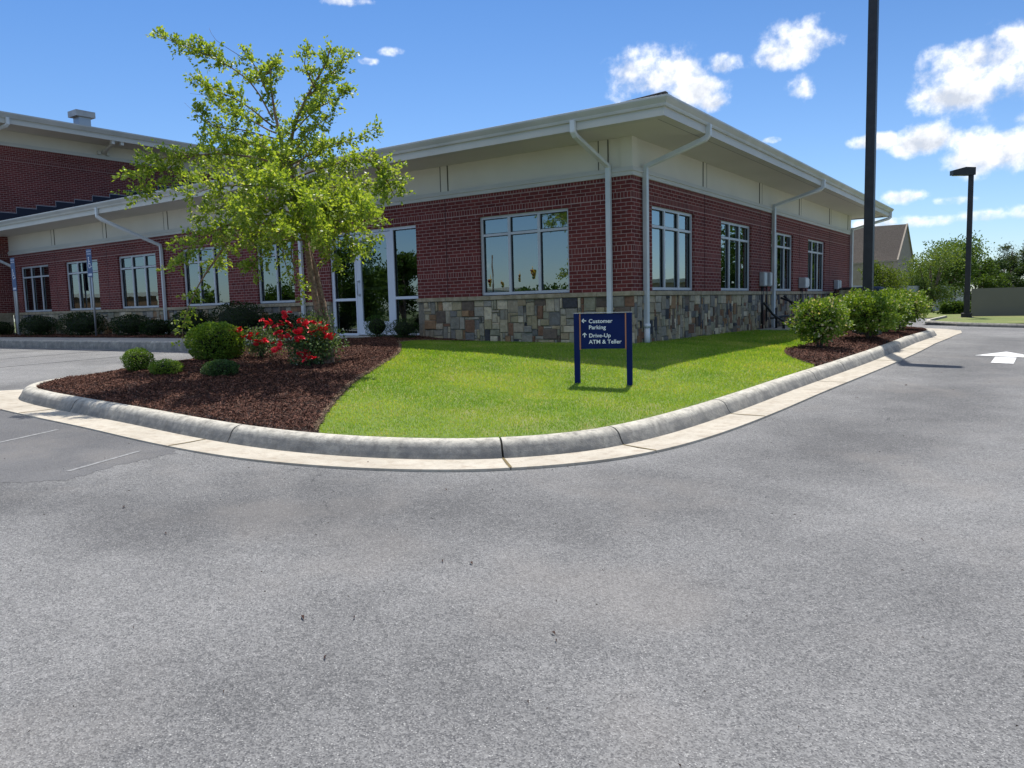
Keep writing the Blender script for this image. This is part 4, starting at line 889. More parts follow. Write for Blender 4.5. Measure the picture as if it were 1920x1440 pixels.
def arrow(uc, zc, up_=False, r=.026, w=.0105):
    mb = MB(); segs = [((-r, 0), (r, 0)), ((-r, 0), (-.1*r, .9*r)), ((-r, 0), (-.1*r, -.9*r))]
    for (a, c) in segs:
        a = np.array(a); c = np.array(c)
        if up_: a = np.array([a[1], -a[0]]); c = np.array([c[1], -c[0]])
        d = (c-a)/np.linalg.norm(c-a); nn = np.array([-d[1], d[0]])*w/2; a = a-d*w*.3
        P2 = [a+nn, a-nn, c-nn, c+nn]
        mb.add([tuple(np.append((pL+ex*(uc+p[0])-ey*.0162)[:2], zc+p[1])) for p in P2], [(0, 1, 2, 3)])
    return mb.build('arrow_mark', m_lett, sg_root, fixn=False)
arrow((1096.5-1083)/pxm+.005, zt_-(599.5-585.5)/pxm); arrow((1097.2-1083)/pxm+.005, zt_-(626.5-585.5)/pxm, True)
# ------------------------------------------------------------------ accessible-parking signs
m_prk = mat('sign_pale', (.55, .60, .70), .5)
def park_sign(x, y, ztop, zbot, label):
    t0 = thing('parking_sign', label, 'sign', (x, y, .1), 'accessible parking signs in front of the left windows')
    p_ = MB(); p_.tube([(x, y, .08), (x, y, ztop)], .028, 8); p_.build('post', m_steel, t0)
    b2 = MB(); w = .145; b2.box(x-w, x+w, y-.04, y-.032, zbot, ztop); pl = b2.build('sign_plate', m_signblue, t0, bevel=.004)
    H = ztop-zbot; yf = y-.0415
    def L_(s, size, z, xo): text(s, size, (x+xo, yf, z), t0, m_prk, (1, 0, 0), xs=.9)
    L_('RESERVED', .062, ztop-.09, -.125); L_('PARKING', .062, ztop-.165, -.112)
    zc = zbot+H*.48; mb = MB()
    def seg(a, c, w=.022):
        a = np.array(a); c = np.array(c); d = (c-a)/np.linalg.norm(c-a); nn = np.array([-d[1], d[0]])*w/2
        mb.add([(x+p[0], yf, zc+p[1]) for p in (a+nn, a-nn, c-nn, c+nn)], [(0, 1, 2, 3)])
    for k in range(15):                                     # wheel
        a0 = R(130+k*18); a1 = R(130+(k+1)*18); 
        if k < 14: seg((.072*math.cos(a0), -.05+.072*math.sin(a0)), (.072*math.cos(a1), -.05+.072*math.sin(a1)), .018)
    seg((-.03, .13), (-.02, -.01), .03); seg((-.02, -.01), (.055, -.01)); seg((.055, -.01), (.085, -.10)); seg((.085, -.10), (.12, -.085)); seg((-.03, .06), (.04, .06), .016)
    mb.add([(x-.035+.024*math.cos(R(30*k)), yf, zc+.165+.024*math.sin(R(30*k))) for k in range(12)], [tuple(range(12))])
    mb.build('wheelchair_symbol', m_lett, t0, fixn=False)
    b2 = MB(); b2.box(x-.10, x+.10, yf-.001, yf+.001, zbot+.035, zbot+.10); b2.build('penalty_plate', m_prk, t0)
park_sign(-16.72, -1.0, 2.66, 1.86, 'blue accessible parking sign standing before the second window from the left')
park_sign(-21.6, -1.0, 2.68, 1.62, 'blue accessible parking sign at the far left beside the corner downspout')
# ------------------------------------------------------------------ lamp poles
def lamp(x, y, zb, H, label, arm, w=.095, grp='square black area-light poles along the drive'):
    t0 = thing('street_lamp', label, 'street lamp', (x, y, zb), grp)
    p_ = MB(); p_.tube([(x, y, zb+.12), (x, y, zb+H)], [w, w*.92], square=True); p_.build('pole', m_black, t0)
    b2 = MB(); b2.box(x-.26, x+.26, y-.26, y+.26, zb-.5, zb+.12); b2.build('concrete_base', m_bronze, t0, bevel=.02)
    b2 = MB(); b2.box(x-.19, x+.19, y-.19, y+.19, zb+.12, zb+.28); b2.build('base_cover', m_bronze, t0, bevel=.01)
    a = np.array(arm, float); a /= np.linalg.norm(a); n_ = np.array([-a[1], a[0]])
    hd = MB(); pts = [(-w, -.15), (.3, -.15), (.80, -.13), (.80, .13), (.3, .15), (-w, .15)]
    lo = [np.array([x, y])+a*u+n_*v for u, v in pts]
    zt2 = [0, .02, -.10, -.10, .02, 0]
    vs = [(q[0], q[1], zb+H-.30-(0.0 if i not in (2, 3) else -.02)) for i, q in enumerate(lo)]+[(q[0], q[1], zb+H+zt2[i]) for i, q in enumerate(lo)]
    n6 = 6; hd.add(vs, [tuple(range(n6))[::-1], tuple(range(n6, 12))]+[(i, (i+1) % n6, (i+1) % n6+n6, i+n6) for i in range(n6)])
    hd.build('lamp_head', m_black, t0)
    ln_ = MB(); q = [np.array([x, y])+a*u+n_*v for u, v in ((.35, -.1), (.75, -.1), (.75, .1), (.35, .1))]; ln_.add([(p[0], p[1], zb+H-.305) for p in q], [(0, 1, 2, 3)]); ln_.build('lens', m_grey, t0, fixn=False)
lamp(2.80, 5.72, -.12, 8.1, 'tall square black lamp pole rising behind the second shrub, its head above the frame', (1, .05))
q = at(1812, 600, 32.); lamp(float(q[0]), float(q[1]), -.33, 6.15, 'distant black lamp pole with its head shown, in front of the tan wall', (-.82, -.57), .1)
# ------------------------------------------------------------------ plants
def quads(P, A, B, L, Wd):
    n = len(P); V = np.zeros((n, 4, 3)); L = L[:, None]; Wd = Wd[:, None]
    V[:, 0] = P; V[:, 1] = P+A*L*.5+B*Wd; V[:, 2] = P+A*L; V[:, 3] = P+A*L*.5-B*Wd
    return V.reshape(-1, 3)
def unit(v): return v/np.maximum(np.linalg.norm(v, axis=-1, keepdims=True), 1e-9)
def leaves(name, P, D, L, W_, c1, c2, m_, parent, extra=None, up_=.3, spread=.8):
    n = len(P); A = unit(D*1.0+RNG.normal(0, spread, (n, 3))+np.array([0, 0, up_])); B = unit(np.cross(A, RNG.normal(0, 1, (n, 3))+np.array([0, 0, 1.2])))
    Ln = L*RNG.uniform(.6, 1.3, n); Wn = W_*RNG.uniform(.7, 1.2, n)
    cl = RNG.normal(0, .28, n)+.5; cl = np.clip(cl, 0, 1)[:, None]; col = np.array(c1)*(1-cl)+np.array(c2)*cl
    if extra is not None:
        k = RNG.uniform(0, 1, n) < extra[1]; col[k] = extra[0]
    return bulk(name, quads(P, A, B, Ln, Wn), 4, col, m_, parent)
def blob(n, c, r, seed, lump=.18, fill=.35, freq=2.2, boxy=0., flat_bottom=None):
    d = unit(RNG.normal(0, 1, (n, 3)))
    if boxy: d2 = d/np.max(np.abs(d), axis=1, keepdims=True); d = d*(1-boxy)+d2*boxy*.8
    lm = np.array([noise.fractal(Vector((a*freq+seed, b*freq, c_*freq)), 1., 2., 3) for a, b, c_ in d])
    rad = (1+lump*lm*2)*(1-fill*RNG.uniform(0, 1, n)**2)
    P = np.array(c)+d*rad[:, None]*np.array(r)
    return P, unit(d)
GB1, GB2 = (.075, .15, .022), (.22, .33, .045)
def shrub(name, x, y, z0, rx, ry, h, n, label, cat='shrub', group=None, c1=GB1, c2=GB2, L=.022, W_=.008, lump=.1, boxy=0., stems=4, extra=None, m_=None, lift=0.0, fill=.3, freq=2.2, up_=.35, spread=.8):
    t0 = thing(name, label, cat, (x, y, z0), group)
    hz = (h-lift)/2
    P, D = blob(n, (x, y, z0+lift+hz), (rx, ry, hz*1.02), random.uniform(0, 50), lump, fill, freq, boxy)
    k = P[:, 2] > z0+.005; P, D = P[k], D[k]
    leaves('foliage', P, D, L, W_, c1, c2, m_ or m_shrub, t0, extra, up_, spread)
    s = MB()
    for i in range(stems):
        a = random.uniform(0, 6.3); s.tube([(x+.02*math.cos(a), y+.02*math.sin(a), z0-.03), (x+rx*.3*math.cos(a), y+ry*.3*math.sin(a), z0+lift+hz*.7), (x+rx*.55*math.cos(a), y+ry*.55*math.sin(a), z0+lift+hz*1.5)], [.012, .008, .004], 5)
    s.build('stem', m_barkd, t0)
    # dark twiggy core that keeps the plant from being see-through
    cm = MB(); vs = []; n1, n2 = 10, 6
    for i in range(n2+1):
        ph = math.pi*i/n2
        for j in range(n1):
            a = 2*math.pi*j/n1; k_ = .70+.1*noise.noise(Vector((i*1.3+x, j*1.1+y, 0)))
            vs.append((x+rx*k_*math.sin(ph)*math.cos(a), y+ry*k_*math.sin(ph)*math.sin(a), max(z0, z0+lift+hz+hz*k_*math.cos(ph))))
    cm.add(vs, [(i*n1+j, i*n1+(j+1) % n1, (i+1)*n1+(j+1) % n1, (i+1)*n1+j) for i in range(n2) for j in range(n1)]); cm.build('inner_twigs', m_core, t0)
    return t0
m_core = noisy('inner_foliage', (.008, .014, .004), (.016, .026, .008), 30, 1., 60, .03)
lz = lambda x, y: float(LZ(x, y))
shrub('boxwood', -4.28, -5.50, lz(-4.28, -5.5)-.02, .44, .40, .60, 9000, 'largest clipped round boxwood, sunlit on top, left of the red roses', lump=.05, boxy=.2, L=.030, W_=.013)
shrub('boxwood', -4.30, -6.72, lz(-4.3, -6.72)-.01, .21, .2, .34, 4500, 'small bright boxwood nearest the kerb tip in the mulch bed', lump=.09, L=.018, W_=.008, c2=(.17, .27, .035), extra=((.5, .45, .3), .02))
shrub('low_shrub', -3.50, -6.80, lz(-3.5, -6.8)-.01, .23, .2, .20, 3200, 'low flat green shrub just right of the small boxwood', lump=.1, L=.018, W_=.008)
shrub('low_shrub', -2.66, -6.55, lz(-2.66, -6.55)-.01, .25, .2, .22, 3200, 'low shaded shrub alone in front of the large boxwood', lump=.1, L=.02, W_=.009, c1=(.04, .085, .03), c2=(.08, .15, .05))
# roses
fl = None
def rose(x, y, z0, rx, ry, h, n, heads, label):
    global fl
    t0 = thing('rose_bush', label, 'rose bush', (x, y, z0), 'red rose bushes in the mulch bed')
    P, D = blob(n, (x, y, z0+h*.46), (rx, ry, h*.42), random.uniform(0, 50), .35, .75, 1.6)
    k = P[:, 2] > z0+.03; leaves('foliage', P[k], D[k], .038, .015, (.05, .10, .04), (.13, .20, .08), m_shrub, t0, ((.42, .46, .42), .03), .2, 1.)
    s = MB()
    for i in range(14):
        a = random.uniform(0, 6.3); k_ = random.uniform(.2, .8); s.tube([(x, y, z0-.02), (x+rx*k_*.5*math.cos(a), y+ry*k_*.5*math.sin(a), z0+h*.45), (x+rx*k_*math.cos(a), y+ry*k_*math.sin(a), z0+h*.85)], [.008, .005, .003], 5)
    s.build('stem', m_barkd, t0)
    if fl is None:
        f = MB()
        for ring_, (nr, rr, tilt) in enumerate(((6, .036, .35), (6, .026, .8), (5, .016, 1.15))):
            for i in range(nr):
                a = 2*math.pi*(i+ring_*.5)/nr; ca, sa = math.cos(a), math.sin(a); w = rr*.62
                up1 = math.sin(tilt)*rr; o1 = math.cos(tilt)*rr
                f.add([(0, 0, 0), (ca*o1*.6-sa*w, sa*o1*.6+ca*w, up1*.7), (ca*o1*1.1, sa*o1*1.1, up1*1.15), (ca*o1*.6+sa*w, sa*o1*.6-ca*w, up1*.7)], [(0, 1, 2, 3)], smooth=True)
        fl = f
    first = None
    for (ux, uy, uz, sc_) in heads:
        for k in range(3):
            c = Vector((x+ux+random.uniform(-.05, .05), y+uy+random.uniform(-.05, .05), z0+uz+random.uniform(-.035, .035)))
            if first is None:
                o = fl.build('flower', m_petal, None, fixn=False); first = o
            else: o = first.copy(); C.objects.link(o)
            o.parent = t0; o.location = c-Vector((x, y, z0)); o.rotation_euler = (random.uniform(-.9, .9), random.uniform(-.9, .9), random.uniform(0, 6)); s2 = sc_*random.uniform(.9, 1.35); o.scale = (s2, s2, s2)
RV = np.array(rt); RV[2] = 0; RV /= np.linalg.norm(RV); FV = np.array([fw[0], fw[1], 0]); FV /= np.linalg.norm(FV)
def heads_from(pxs, px0, py0, D, ry):
    out = []
    for (px, py) in pxs:
        u = (px-px0)/FPX*D; z = (py0-py)/FPX*D; v = random.uniform(-ry, ry*.3)*.8
        v = random.uniform(-1.05, -.25)*ry; q = RV*u+FV*v; out.append((float(q[0]), float(q[1]), float(z), random.uniform(.9, 1.25)))
    return out
HB = [(553, 586), (545, 592), (560, 604), (570, 606), (535, 608), (528, 613), (542, 611), (549, 620), (560, 622), (571, 625), (583, 612), (590, 610), (598, 615), (610, 622), (607, 618), (522, 626), (533, 632), (548, 634), (560, 638), (572, 634), (529, 657), (522, 653), (531, 645), (617, 633), (625, 636), (584, 628), (576, 650), (580, 673), (592, 669), (572, 668)]
cR = (-2.42, -5.22); rose(cR[0], cR[1], lz(*cR), .40, .40, .80, 4600, heads_from(HB, 579, 690, 10.9, .46), 'big rose bush crowded with red blooms in front of the tree trunk')
HB2 = [(485, 610), (490, 614), (500, 619), (435, 628), (441, 625), (447, 638), (450, 642), (476, 652), (484, 650), (490, 649), (497, 666), (503, 663), (472, 636), (432, 632)]
cR2 = (-3.88, -5.0); rose(cR2[0], cR2[1], lz(*cR2), .30, .30, .58, 1500, heads_from(HB2, 470, 682, 11.8, .34), 'sparser rose bush with a few red blooms beside the round boxwood')
# foundation shrubs, in the eave's shade
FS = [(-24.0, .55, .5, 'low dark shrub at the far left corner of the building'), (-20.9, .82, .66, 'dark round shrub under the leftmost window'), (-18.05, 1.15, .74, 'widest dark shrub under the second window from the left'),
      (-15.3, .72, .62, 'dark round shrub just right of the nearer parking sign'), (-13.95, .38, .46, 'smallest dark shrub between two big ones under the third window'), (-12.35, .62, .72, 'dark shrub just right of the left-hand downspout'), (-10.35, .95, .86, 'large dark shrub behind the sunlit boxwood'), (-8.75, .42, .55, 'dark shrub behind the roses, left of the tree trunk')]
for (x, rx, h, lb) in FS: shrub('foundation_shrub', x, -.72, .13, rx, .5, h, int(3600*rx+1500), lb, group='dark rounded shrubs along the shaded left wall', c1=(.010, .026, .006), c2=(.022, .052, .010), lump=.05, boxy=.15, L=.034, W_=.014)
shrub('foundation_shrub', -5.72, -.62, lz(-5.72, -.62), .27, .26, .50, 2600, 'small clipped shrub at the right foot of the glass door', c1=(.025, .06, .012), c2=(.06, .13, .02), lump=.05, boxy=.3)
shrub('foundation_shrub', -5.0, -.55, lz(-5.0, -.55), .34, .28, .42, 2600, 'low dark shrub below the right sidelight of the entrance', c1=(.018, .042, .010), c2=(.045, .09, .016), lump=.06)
# shrubs along the drive
DS = [(2.68, 2.1, .45, .44, .88, 5200, 'lone round shrub with pale blossom tips, nearest of the row by the drive', .10),
      (3.08, 4.35, .52, .55, .90, 7600, 'broad dark green shrub in front of the tall lamp pole', .03),
      (2.98, 6.9, .46, .60, .96, 6000, 'yellow-green shrub directly right of the lamp pole', .05),
      (3.0, 8.9, .56, .65, .98, 7000, 'olive shrub with pale blossoms at the far end of the drive bed', .09),
      (2.2, 8.0, .6, .6, .94, 5000, 'yellow-green shrub at the back of the row behind the others', .04)]
for (x, y, rx, ry, h, n, lb, ex_) in DS:
    shrub('drive_shrub', x, y, lz(x, y), rx, ry, h, n, lb, group='leafy shrubs in the bed beside the drive', c1=(.07, .15, .022), c2=(.23, .33, .05), L=.058, W_=.021, lump=.24, boxy=.45, lift=.17, stems=11, extra=((.55, .5, .36), ex_), fill=.45, freq=3., spread=.9)
# ------------------------------------------------------------------ the young tree
tree = thing('young_tree', 'young two-stemmed tree with airy bright green crown in the mulch bed', 'tree', (-2.75, -4.95, -.06))
TD = 11.1
def tp(p): px, py, dd = p if len(p) == 3 else (*p, 0.); return at(px, py, TD+dd)
tk = MB(); branches = []
def limb(pts, r0_, r1_, leafy=(0., 1.), dens=1., twig=.30, side=True):
    P = catmull([tp(p) for p in pts], .08); n_ = len(P); P = P+np.cumsum(RNG.normal(0, .003, P.shape), 0)
    rr = np.linspace(r0_, r1_, n_); tk.tube(P, list(rr), 7); branches.append((P, leafy, dens, twig))
    return P
limb([(612, 705, -.05), (607, 640), (596, 580), (583, 520), (572, 460), (556, 390), (540, 330), (528, 280), (515, 235), (505, 180), (500, 120)], .062, .012, (.62, 1), 1.)
limb([(621, 705, .05), (616, 640, .05), (606, 585, .08), (592, 525, .1), (578, 470, .12), (566, 410, .2), (555, 350, .3), (545, 300, .35), (552, 240, .3), (578, 180, .25), (604, 130, .2), (618, 92, .1)], .058, .010, (.6, 1), 1.)
LB = [
 [(512, 225, 0), (470, 160, -.1), (420, 122, -.2), (350, 92, -.3), (284, 68, -.3)],
 [(505, 185, 0), (480, 130, .2), (452, 95, .3)], [(420, 122, -.2), (395, 95, -.2), (372, 70, -.3)], [(500, 140), (515, 120, .2), (520, 112, .3)],
 [(515, 240, 0), (450, 190, -.5), (395, 165, -.7), (354, 138, -.8)], [(518, 250, 0), (450, 215, .5), (405, 190, .7), (388, 175, .8)],
 [(520, 262, 0), (455, 245, -.3), (400, 238, -.5), (366, 200, -.5)], [(524, 280, 0), (440, 262, .2), (395, 250, .5), (372, 262, .6)],
 [(552, 245, .3), (590, 205, 0), (640, 180, -.2), (650, 165, -.2)], [(578, 180, .25), (620, 140, .4), (650, 95, .5)], [(545, 290, .3), (590, 240, -.3), (628, 212, -.4)], [(590, 165, .2), (570, 120, -.2), (582, 88, -.3)],
 [(558, 230, .3), (600, 180, .8), (625, 150, 1.)],
 [(535, 310, 0), (450, 292, -.3), (370, 290, -.6), (300, 300, -.8), (262, 330, -.9), (268, 372, -.9)], [(370, 290, -.6), (330, 305, -.7), (300, 335, -.9)],
 [(540, 330, 0), (470, 320, .5), (400, 315, .9), (350, 330, 1.1)], [(545, 355, 0), (470, 345, -.9), (400, 350, -1.3), (350, 368, -1.5)], [(552, 385, 0), (470, 370, .3), (410, 385, .5), (370, 410, .6)],
 [(560, 410, 0), (480, 405, -.7), (400, 430, -1.2), (350, 465, -1.4), (325, 500, -1.4)], [(565, 430, 0), (500, 430, .4), (440, 455, .8), (405, 500, 1.)], [(440, 440, -1.), (410, 480, -1.1), (375, 530, -1.1), (350, 590, -1.1), (345, 640, -1.05)],
 [(570, 450, 0), (520, 455, -.5), (490, 480, -.8), (470, 505, -.9)],
 [(545, 310, .3), (600, 280, .2), (660, 262, .1), (705, 240, .1)], [(550, 335, .3), (620, 310, -.3), (690, 300, -.5), (752, 338, -.6)], [(690, 300, -.5), (715, 320, -.5), (742, 372, -.5)], [(556, 360, .3), (630, 350, .9), (690, 345, 1.3), (725, 360, 1.4)],
 [(560, 385, .2), (620, 375, -.8), (670, 385, -1.2), (712, 420, -1.4)], [(566, 410, .2), (620, 400, .5), (670, 420, .8), (700, 452, .9)], [(572, 430, .1), (610, 425, -.3), (650, 440, -.5), (672, 480, -.6)],
 [(575, 450, .1), (600, 450, .5), (620, 470, .7), (628, 500, .7)], [(560, 430), (545, 470, -.3), (560, 520, -.4), (572, 560, -.4)], [(556, 440, .1), (530, 470, .4), (545, 530, .5)],
 [(550, 380, 0), (535, 350, -1.0), (510, 330, -1.7)], [(555, 400, 0), (580, 380, -1.), (600, 370, -1.8)], [(550, 370, 0), (530, 340, 1.), (500, 310, 1.7)], [(553, 390), (590, 350, 1.), (620, 320, 1.7)], [(540, 330), (520, 290, -.8), (480, 270, -1.4)], [(548, 320, .3), (580, 285, .9), (610, 262, 1.4)], [(560, 420), (540, 420, -1.), (520, 430, -1.7)], [(563, 430), (590, 430, -1.), (600, 440, -1.6)], [(556, 400), (480, 390, -1.2), (440, 400, -1.9)], [(556, 390), (640, 380, -.9), (690, 400, -1.7)], [(530, 300), (470, 290, .9), (430, 280, 1.5)]]
for k, pts in enumerate(LB):
    low = np.mean([p[1] for p in pts]) > 285
    hang = pts[-1][1] > 520
    limb(pts, .017 if low else .013, .003, (.25, 1.), .45 if hang else (1.2 if low else 1.05), .2 if hang else (.34 if low else .24))
PL_, DL_ = [], []
TW = []
for P, (l0, l1), dens, tw_ in branches:
    s = along(P); Lt = s[-1]; nt_ = int(Lt*(l1-l0)/.0215*dens)
    for _ in range(nt_):
        f = random.uniform(l0, l1); q = np.array([np.interp(f*Lt, s, P[:, i]) for i in range(3)]); q2 = np.array([np.interp(min(f*Lt+.1, Lt), s, P[:, i]) for i in range(3)]); q1 = np.array([np.interp(max(f*Lt-.1, 0), s, P[:, i]) for i in range(3)])
        d = unit(q2-q1+1e-6); side = unit(RNG.normal(0, 1, 3)); side = unit(side-d*side.dot(d)); dd = unit(d*.55+side*.9+np.array([0, 0, .18])); ln_ = tw_*random.uniform(.35, 1.25)*(1-.35*f)
        dr = np.array([0, 0, -.35])*ln_; e = q+dd*ln_+dr*.5; mid_ = q+dd*ln_*.5
        TW.append((q, mid_, e)); m2 = int(19*ln_/.3*1.15)+4
        tt = RNG.uniform(.1, 1., m2)[:, None]; Q = q*(1-tt)**2+2*mid_*tt*(1-tt)+e*tt**2+RNG.normal(0, .018, (m2, 3)); PL_.append(Q); DL_.append(np.repeat(dd[None], m2, 0))
for q, m_i, e in TW[::4]: tk.tube([q, m_i, e], [.0032, .0022, .0012], 3, cap=False)
for pts in ([(470, 190), (440, 186), (356, 175)], [(430, 240), (380, 222), (345, 192)], [(500, 262), (440, 250), (385, 232)], [(450, 105), (405, 75), (392, 52)], [(520, 270), (470, 250), (410, 243)]):
    P = catmull([tp(p) for p in pts], .1); tk.tube(P, list(np.linspace(.006, .0015, len(P))), 4)
tk.build('trunk', m_bark, tree, fixn=False)
PL_ = np.concatenate(PL_); DL_ = np.concatenate(DL_)
leaves('crown', PL_, DL_, .052, .018, (.11, .195, .035), (.32, .40, .085), m_leaf, tree, ((.42, .44, .30), .02), .05, .75)
print('tree leaves', len(PL_))
# ------------------------------------------------------------------ background
def far_tree(name, base, H, rx, n, label, c1, c2, cl=9, trunk=.2, th=.35, group=None, sz=.16, lump=.5, narrow=1.):
    x, y, z = base; t0 = thing(name, label, 'tree', (x, y, z), group)
    s = MB(); s.tube([(x, y, z-.3), (x+.05*H*.3, y, z+H*th), (x, y, z+H*.85)], [trunk, trunk*.7, trunk*.2], 7)
    Ps, Ds = [], []; n = int(n*1.7); sz *= .85
    for i in range(cl):
        a = random.uniform(0, 6.3); hh = random.uniform(th*.9, .92); k = (1-abs(hh-.55)*1.1)*rx*narrow*random.uniform(.35, .75)
        c = (x+k*math.cos(a), y+k*math.sin(a), z+H*hh); r_ = rx*random.uniform(.3, .52)
        P, D = blob(n//cl, c, (r_, r_, r_*random.uniform(.55, .85)), random.uniform(0, 90), lump, .7, 1.8); Ps.append(P); Ds.append(D)
        s.tube([(x, y, z+H*th*.8), c], [trunk*.35, trunk*.1], 5)
    s.build('trunk', m_barkd, t0)
    Ps = np.concatenate(Ps); Ds = np.concatenate(Ds); k = Ps[:, 2] > z+.1
    leaves('crown', Ps[k], Ds[k], sz, sz*.36, c1, c2, m_far, t0, None, .1, .8)
    return t0
def fp(px, D, z=-.5): q = at(px, 580, D); return (float(q[0]), float(q[1]), z)
GD, GL = (.035, .07, .016), (.09, .15, .03)
far_tree('shade_tree', fp(1772, 52), 4.8, 2.6, 9000, 'tallest leafy tree behind the far lamp pole', (.045, .09, .02), (.12, .19, .04), 16, sz=.17)
far_tree('flowering_tree', fp(1742, 44), 3.6, 1.9, 6000, 'pale-flowering low tree left of the far lamp pole', (.07, .12, .03), (.17, .23, .07), 12, sz=.13, th=.25)
far_tree('shade_tree', fp(1834, 58), 3.9, 1.9, 5000, 'lower dark tree just right of the far lamp pole', GD, GL, 10, sz=.17, th=.25)
far_tree('ornamental_tree', fp(1654, 36), 2.85, 1.15, 5200, 'small rounded tree in front of the brown-roofed building', (.06, .10, .02), (.13, .18, .03), 12, sz=.10, th=.3, trunk=.08)
far_tree('ornamental_tree', fp(1692, 47), 2.6, 1.3, 3500, 'reddish-green small tree under the gable end', (.08, .06, .03), (.12, .15, .04), 9, sz=.12, th=.25, trunk=.08)
for i, (px, D, H, lb) in enumerate(((1868, 105, 5.6, 'dark pine nearest the left end of the distant pines'), (1880, 112, 5.8, 'second dark pine along the distant tree line'), (1905, 118, 6.0, 'dark pine under the open-crowned tall pine'), (1918, 104, 5.7, 'dark pine at the right edge of the picture'), (1852, 98, 4.6, 'short pine where the tree line meets the leafy tree'), (1935, 110, 7, 'pine just beyond the right edge'), (1893, 100, 4.8, 'short dense pine behind the tan wall'))):
    far_tree('pine_tree', fp(px, D), H, 1.9, 2200, lb, (.022, .045, .018), (.05, .085, .03), 7, sz=.3, th=.15, group='distant pines behind the tan wall')
far_tree('tall_pine', fp(1893, 118), 9.2, 2.5, 2600, 'tall open-crowned pine above the distant tree line', (.03, .055, .025), (.07, .10, .045), 9, sz=.26, th=.62, lump=.7)
far_tree('tall_pine', fp(1921, 112), 8.6, 2.3, 2400, 'tall open-crowned pine cut by the right edge', (.03, .055, .025), (.07, .10, .045), 8, sz=.26, th=.6, lump=.7)
# far verge, kerb, hedge, walls
vg = MB(); VP = [(2.45, 24.3), (2.5, 18.6), (2.9, 17.3), (3.6, 16.6), (4.6, 16.3), (34, 14.2), (60, 14), (60, 60), (-20, 60), (-34, 40), (-34, 24.3)]
for k_ in range(1): vg.add([(x, y, -.22 if y > 16.6 or x > 4 else -.24) for x, y in VP], [tuple(range(len(VP)))[::-1]])
o_ = struct(vg.build('verge', noisy('verge_grass', (.11, .155, .03), (.19, .21, .055), 2.2, .95, 40, .02, c3=(.22, .19, .08), s3=.35), fixn=False))
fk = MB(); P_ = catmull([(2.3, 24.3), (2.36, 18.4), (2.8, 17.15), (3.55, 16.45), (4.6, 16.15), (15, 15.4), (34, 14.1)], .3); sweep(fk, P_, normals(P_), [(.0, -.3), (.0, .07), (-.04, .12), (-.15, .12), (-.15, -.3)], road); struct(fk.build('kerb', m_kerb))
wq = at(1820, 600, 33.4); wx, wy = float(wq[0]), float(wq[1])
w1 = MB(); w1.box(wx, wx+26, wy+.0, wy+.3, -.6, .96); w1.build
m_tanw = noisy('tan_wall', (.155, .155, .125), (.175, .175, .145), .25, .9)
ob = w1.build('boundary_wall', m_tanw); tag(ob, 'plain grey-green wall standing on the far grass at the right', 'wall')
w2 = MB(); a = at(1594, 545, 33.); c = at(1790, 545, 52.); a = Vector((a[0], a[1], 0)); c = Vector((c[0], c[1], 0)); d = (c-a).normalized(); nn = Vector((-d.y, d.x, 0))*.2
w2.add([(a.x, a.y, -.5), (c.x, c.y, -.5), (c.x+nn.x, c.y+nn.y, -.5), (a.x+nn.x, a.y+nn.y, -.5), (a.x, a.y, 1.22), (c.x, c.y, 1.30), (c.x+nn.x, c.y+nn.y, 1.30), (a.x+nn.x, a.y+nn.y, 1.22)], [(0, 3, 2, 1), (4, 5, 6, 7), (0, 1, 5, 4), (1, 2, 6, 5), (2, 3, 7, 6), (3, 0, 4, 7)])
tag(w2.build('screen_wall', noisy('grey_wall', (.30, .32, .34), (.37, .39, .41), .5, .9)), 'long low grey wall showing above the shrubs', 'wall')
def hedge(name, p, q_, h, w, n, label, c1=GD, c2=GL):
    t0 = thing(name, label, 'hedge', (p[0], p[1], p[2])); p = np.array(p); q_ = np.array(q_); t = RNG.uniform(0, 1, n)[:, None]
    P = p*(1-t)+q_*t; P = P+RNG.normal(0, w*.4, (n, 3))*np.array([1, 1, 0]); P[:, 2] += RNG.uniform(0, h, n)
    leaves('foliage', P, RNG.normal(0, 1, (n, 3)), .14, .05, c1, c2, m_far, t0)
hedge('hedge', fp(1768, 38, -.3), fp(1816, 38, -.3), .62, .35, 2500, 'dark clipped hedge behind the far verge')
# white house glimpsed under the tree
hw = thing('white_house', 'white house corner with a window glimpsed under the far tree', 'house', fp(1790, 58))
q = fp(1788, 58); b2 = MB(); b2.box(q[0]-2.5, q[0]+.6, q[1], q[1]+4, -.5, 1.5); b2.build('wall', noisy('white_siding', (.5, .52, .52), (.6, .62, .62), 3, .8), hw)
b2 = MB(); b2.box(q[0]-.5, q[0]+.1, q[1]-.03, q[1]+.0, .35, 1.15); b2.build('window', m_gask, hw)
b2 = MB(); b2.add([(q[0]-2.8, q[1]-.3, 1.5), (q[0]+.9, q[1]-.3, 1.5), (q[0]+.9, q[1]+2, 2.3), (q[0]-2.8, q[1]+2, 2.3)], [(0, 1, 2, 3)]); b2.build('roof', m_roof, hw, fixn=False)
